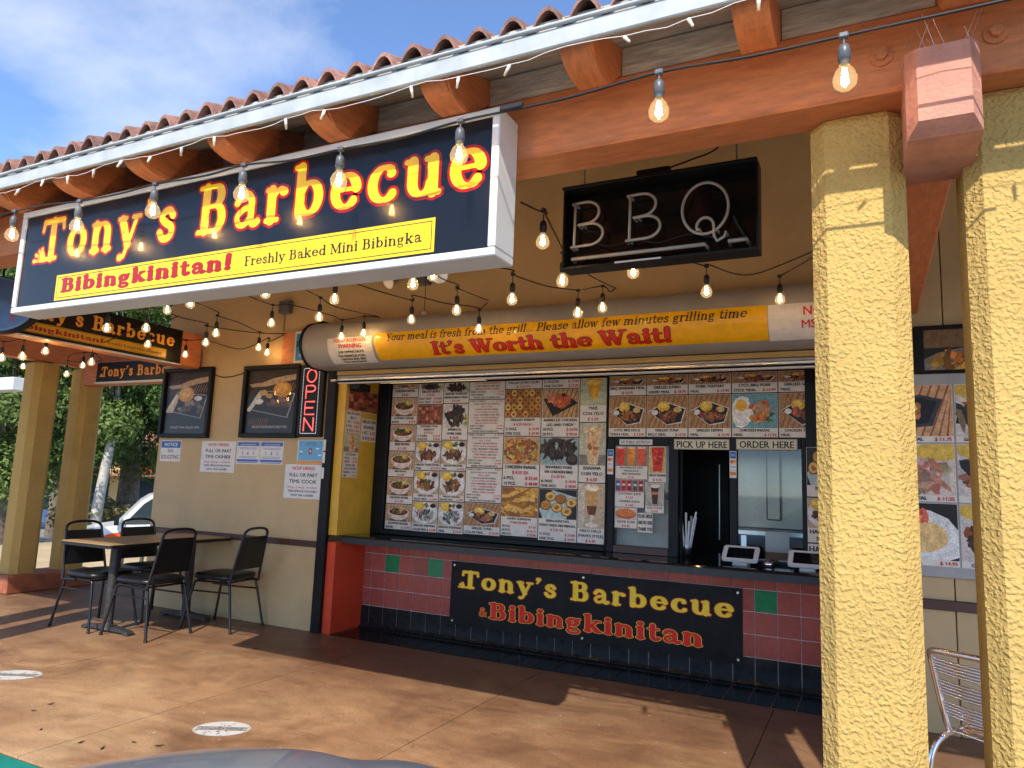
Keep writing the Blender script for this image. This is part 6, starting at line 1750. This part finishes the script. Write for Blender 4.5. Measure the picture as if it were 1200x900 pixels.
def far_car(px, py, dist, mat, label, heading):
    q = atD(px, py, dist); gz_ = ground_z(q.x, q.y)
    t = thing('street_car', label, 'car', (q.x, q.y, gz_), heading, 'cars on the far street', local=True)
    mpz = lambda a, b, dd: Vector((a, dd, b))
    MB().prism([(-2.1, .35), (-2.15, .75), (-1.2, .88), (1.9, .92), (2.15, .8), (2.1, .35)], mpz, -.85, .85).build('body', mat, t)
    MB().prism([(-1.2, .885), (-.5, 1.42), (1.1, 1.45), (1.85, .925)], mpz, -.75, .75).build('cabin', 'glass_dark', t)
    MB().prism([(-.52, 1.425), (-.45, 1.47), (1.05, 1.5), (1.12, 1.455)], mpz, -.74, .74).build('roof', mat, t)
    for wx in (-1.35, 1.35):
        for s_ in (-1, 1): MB().cyl((wx, s_*.70, .33), (wx, s_*.90, .33), .33, n=16).build('wheel', 'rubber', t)
far_car(9, 590, 62, 'truck_white', 'small pale car on the far street at the left edge', RAD(80))
far_car(61, 592, 40, 'blue_enamel', 'dark blue parked car seen between the left columns', RAD(70))
far_car(-4, 584, 74, 'alu', 'small grey car on the far street half out of the left edge', RAD(80))

def far_building():
    q = atD(150, 560, 62); gz_ = ground_z(q.x, q.y)
    d = ray(150, 560); vx = Vector((d.y, -d.x, 0)).normalized()
    t = thing('ochre_building', 'low ochre building with tiled roof and dark windows behind the trees', 'building', (q.x, q.y, gz_), math.atan2(vx.y, vx.x), local=True)
    MB().box(-16, 12, 0, 9, -2, 4.6).build('wall', 'far_ochre', t)
    MB().prism([(-.8, 4.6), (9.8, 4.6), (9.8, 4.9), (4.5, 6.6), (-.8, 4.9)], lambda a, b, dd: Vector((dd, a, b)), -16.5, 12.5).build('roof', 'far_roof', t)
    for k in range(9):
        w_ = MB().box(-15+k*3.0, -13.2+k*3.0, -.06, -.005, .9, 2.9).build('window', 'glass_dark', t)
        MB().box(-15.1+k*3.0, -13.1+k*3.0, -.10, -.062, .78, .88).build('sill', 'tan_concrete', w_)
        MB().box(-14.9+k*3.0, -13.3+k*3.0, -.06, -.005, 3.3, 3.9).build('fascia_sign', 'far_red', t)
    MB().box(-16, 12, -1.8, -.11, 3.05, 3.2).build('canopy', 'far_roof', t)
far_building()
q = atD(15, 449, 16)
t = thing('white_canopy', 'white flat canopy edge beyond the left columns', 'canopy', (q.x, q.y, ground_z(q.x, q.y)))
MB().box(q.x-6, q.x, q.y, q.y+.3, q.z-.12, q.z+.12, .01).build('slab', 'white_metal', t)
MB().cyl((q.x-3.2, q.y+.15, ground_z(q.x-3, q.y)), (q.x-3.2, q.y+.15, q.z-.12), .09, n=12).build('post', 'white_metal', t)
struct(MB().grid(lambda u, v: Vector((-400+20*math.sin(v*9)-170*u, -200+700*v, -6+(30+14*math.sin(v*7+1)+8*math.sin(v*17))*math.sin(math.pi*u))), 10, 40).build('hills', 'hill'))

# pale bench at the far end of the walk
t = thing('slat_bench', 'pale grey slatted bench at the far end of the left walk', 'bench', (-7.5, 5.75, 0))
for k in range(4): MB().box(-7.95, -6.95, 5.62+k*.085, 5.69+k*.085, .43, .455, .004).build('slat', 'white_metal', t)
for xx in (-7.85, -7.05):
    for yy in (5.64, 5.90): MB().box(xx, xx+.035, yy, yy+.035, 0, .4295, .003).build('leg', 'alu', t)

# ------------------------------------------------------------------ trees and shrubs
rng = np.random.default_rng(5)
def leaf_cloud(name, clumps, n, size, mat, parent=None, droop=0.0):
    """clumps: array of (x, y, z, r); n leaves each ~size; colour attribute carries leaf-to-leaf variation"""
    cl_ = np.array(clumps); vol = cl_[:, 3]**2.2; idx = rng.choice(len(cl_), n, p=vol/vol.sum())
    d = rng.normal(size=(n, 3)); d /= np.linalg.norm(d, axis=1)[:, None]
    rad = cl_[idx, 3]*(0.35+0.65*rng.random(n)**.5)*(1+rng.normal(0, .12, n))
    P = cl_[idx, :3]+d*rad[:, None]*np.array([1, 1, .82])
    P[:, 2] -= droop*rng.random(n)*cl_[idx, 3]
    a = rng.normal(size=(n, 3)); a /= np.linalg.norm(a, axis=1)[:, None]
    nn = d+rng.normal(0, .6, (n, 3)); nn[:, 2] += .35
    a -= nn*(np.sum(a*nn, 1)/np.sum(nn*nn, 1))[:, None]; a /= np.linalg.norm(a, axis=1)[:, None]
    b = np.cross(nn, a); b /= np.linalg.norm(b, axis=1)[:, None]
    s = size*(.6+.8*rng.random(n))[:, None]
    V = np.stack([P-a*s, P+b*s*.42, P+a*s, P-b*s*.42], 1).reshape(-1, 3)
    me = bpy.data.meshes.new(name)
    me.vertices.add(n*4); me.vertices.foreach_set('co', V.ravel())
    me.loops.add(n*4); me.loops.foreach_set('vertex_index', np.arange(n*4, dtype=np.int32))
    me.polygons.add(n); me.polygons.foreach_set('loop_start', np.arange(0, n*4, 4, dtype=np.int32))
    me.update(calc_edges=True); me.materials.append(MATS[mat])
    at = me.color_attributes.new('Col', 'FLOAT_COLOR', 'CORNER')
    cv = np.repeat(np.clip(rng.random(len(cl_))[idx]*.6+rng.random(n)*.45, 0, 1), 4)
    buf = np.ones((n*4, 4)); buf[:, :3] = cv[:, None]; at.data.foreach_set('color', buf.ravel())
    return link(name, me, parent)
def tree(label, px, py, dist, trunk_h, crown, nclump, n, leaf, mat, bark, trunk_r, lean=(0, 0), base_py=None, droop=.4):
    q = atD(px, py, dist); g0 = ground_z(q.x, q.y)
    t = thing('shade_tree', label, 'tree', (q.x, q.y, g0), group='trees beyond the arcade', local=True)
    rx, rz, zc = crown
    clumps = []
    m_ = MB()
    top = Vector((lean[0], lean[1], trunk_h))
    m_.tube(smooth_path([(0, 0, -.3), (lean[0]*.2, lean[1]*.2, trunk_h*.35), (lean[0]*.6, lean[1]*.6, trunk_h*.7), top], 4), [trunk_r*(1.15-.5*i/12) for i in range(13)], 10)
    for k in range(nclump):
        a = rng.random()*6.283; r = rng.random()**.5; h = rng.uniform(-1, 1)
        f = math.sqrt(max(.05, 1-h*h))
        x, y, z = lean[0]+rx*r*f*math.cos(a), lean[1]+rx*r*f*math.sin(a), zc+rz*h
        clumps.append((x, y, z, rx*rng.uniform(.16, .32)))
        if k % 3 == 0:
            mid = Vector((x*.5+lean[0]*.5, y*.5+lean[1]*.5, (top.z+z)*.5-.3))
            m_.tube(smooth_path([top-Vector((0, 0, rng.random()*trunk_h*.3)), mid, (x, y, z)], 3), [trunk_r*.4, trunk_r*.33, trunk_r*.27, trunk_r*.22, trunk_r*.16, trunk_r*.11, trunk_r*.06], 6)
    m_.build('trunk', bark, t)
    leaf_cloud('crown', clumps, n, leaf, mat, t, droop)
    return t
tree('big dark green tree filling the gap between left columns and wall', 152, 560, 27, 4.5, (4.2, 3.8, 6.6), 70, 80000, .075, 'leaf_green', 'bark', .34)
tree('pale trunked tree right of the left column pair', 111, 600, 24, 4.6, (2.2, 2.0, 5.8), 26, 22000, .07, 'leaf_light', 'bark_pale', .15, (.3, .2))
tree('light green tree at the left edge beyond the arcade', 8, 560, 25, 3.6, (4.0, 3.4, 5.6), 60, 60000, .075, 'leaf_light', 'bark', .3)
tree('dark tree between the two left columns', 70, 570, 33, 4.6, (3.6, 3.6, 6.4), 50, 50000, .08, 'leaf_green', 'bark', .3)
tree('tall tree behind the light green one at the left edge', -25, 560, 40, 6.0, (5.5, 5.0, 8.5), 56, 50000, .10, 'leaf_green', 'bark', .4)
random.seed(8)
for k, (px, dist, r, lab) in enumerate(((122, 25.5, 1.0, 'dry yellowish shrub left of the white truck'), (142, 27, 1.15, 'dry yellowish shrub behind the truck bonnet'), (168, 28.5, 1.2, 'dry yellowish shrub behind the truck roof'), (195, 29.5, 1.3, 'dry yellowish shrub mostly behind the wall corner'))):
    q = atD(px, 600, dist); g0 = ground_z(q.x, q.y)
    t = thing('dry_shrub', lab, 'shrub', (q.x, q.y, g0), group='dry shrubs along the slope', local=True)
    leaf_cloud('foliage', [(rng.uniform(-r, r), rng.uniform(-r, r), rng.uniform(.3, 1.15), r*.55) for _ in range(9)], 6000, .09, 'leaf_dry', t)
    st_ = MB()
    for j in range(5): st_.tube([(0, 0, -.1), (rng.uniform(-.5, .5), rng.uniform(-.5, .5), .9)], .025, 5)
    st_.build('stems', 'bark', t)
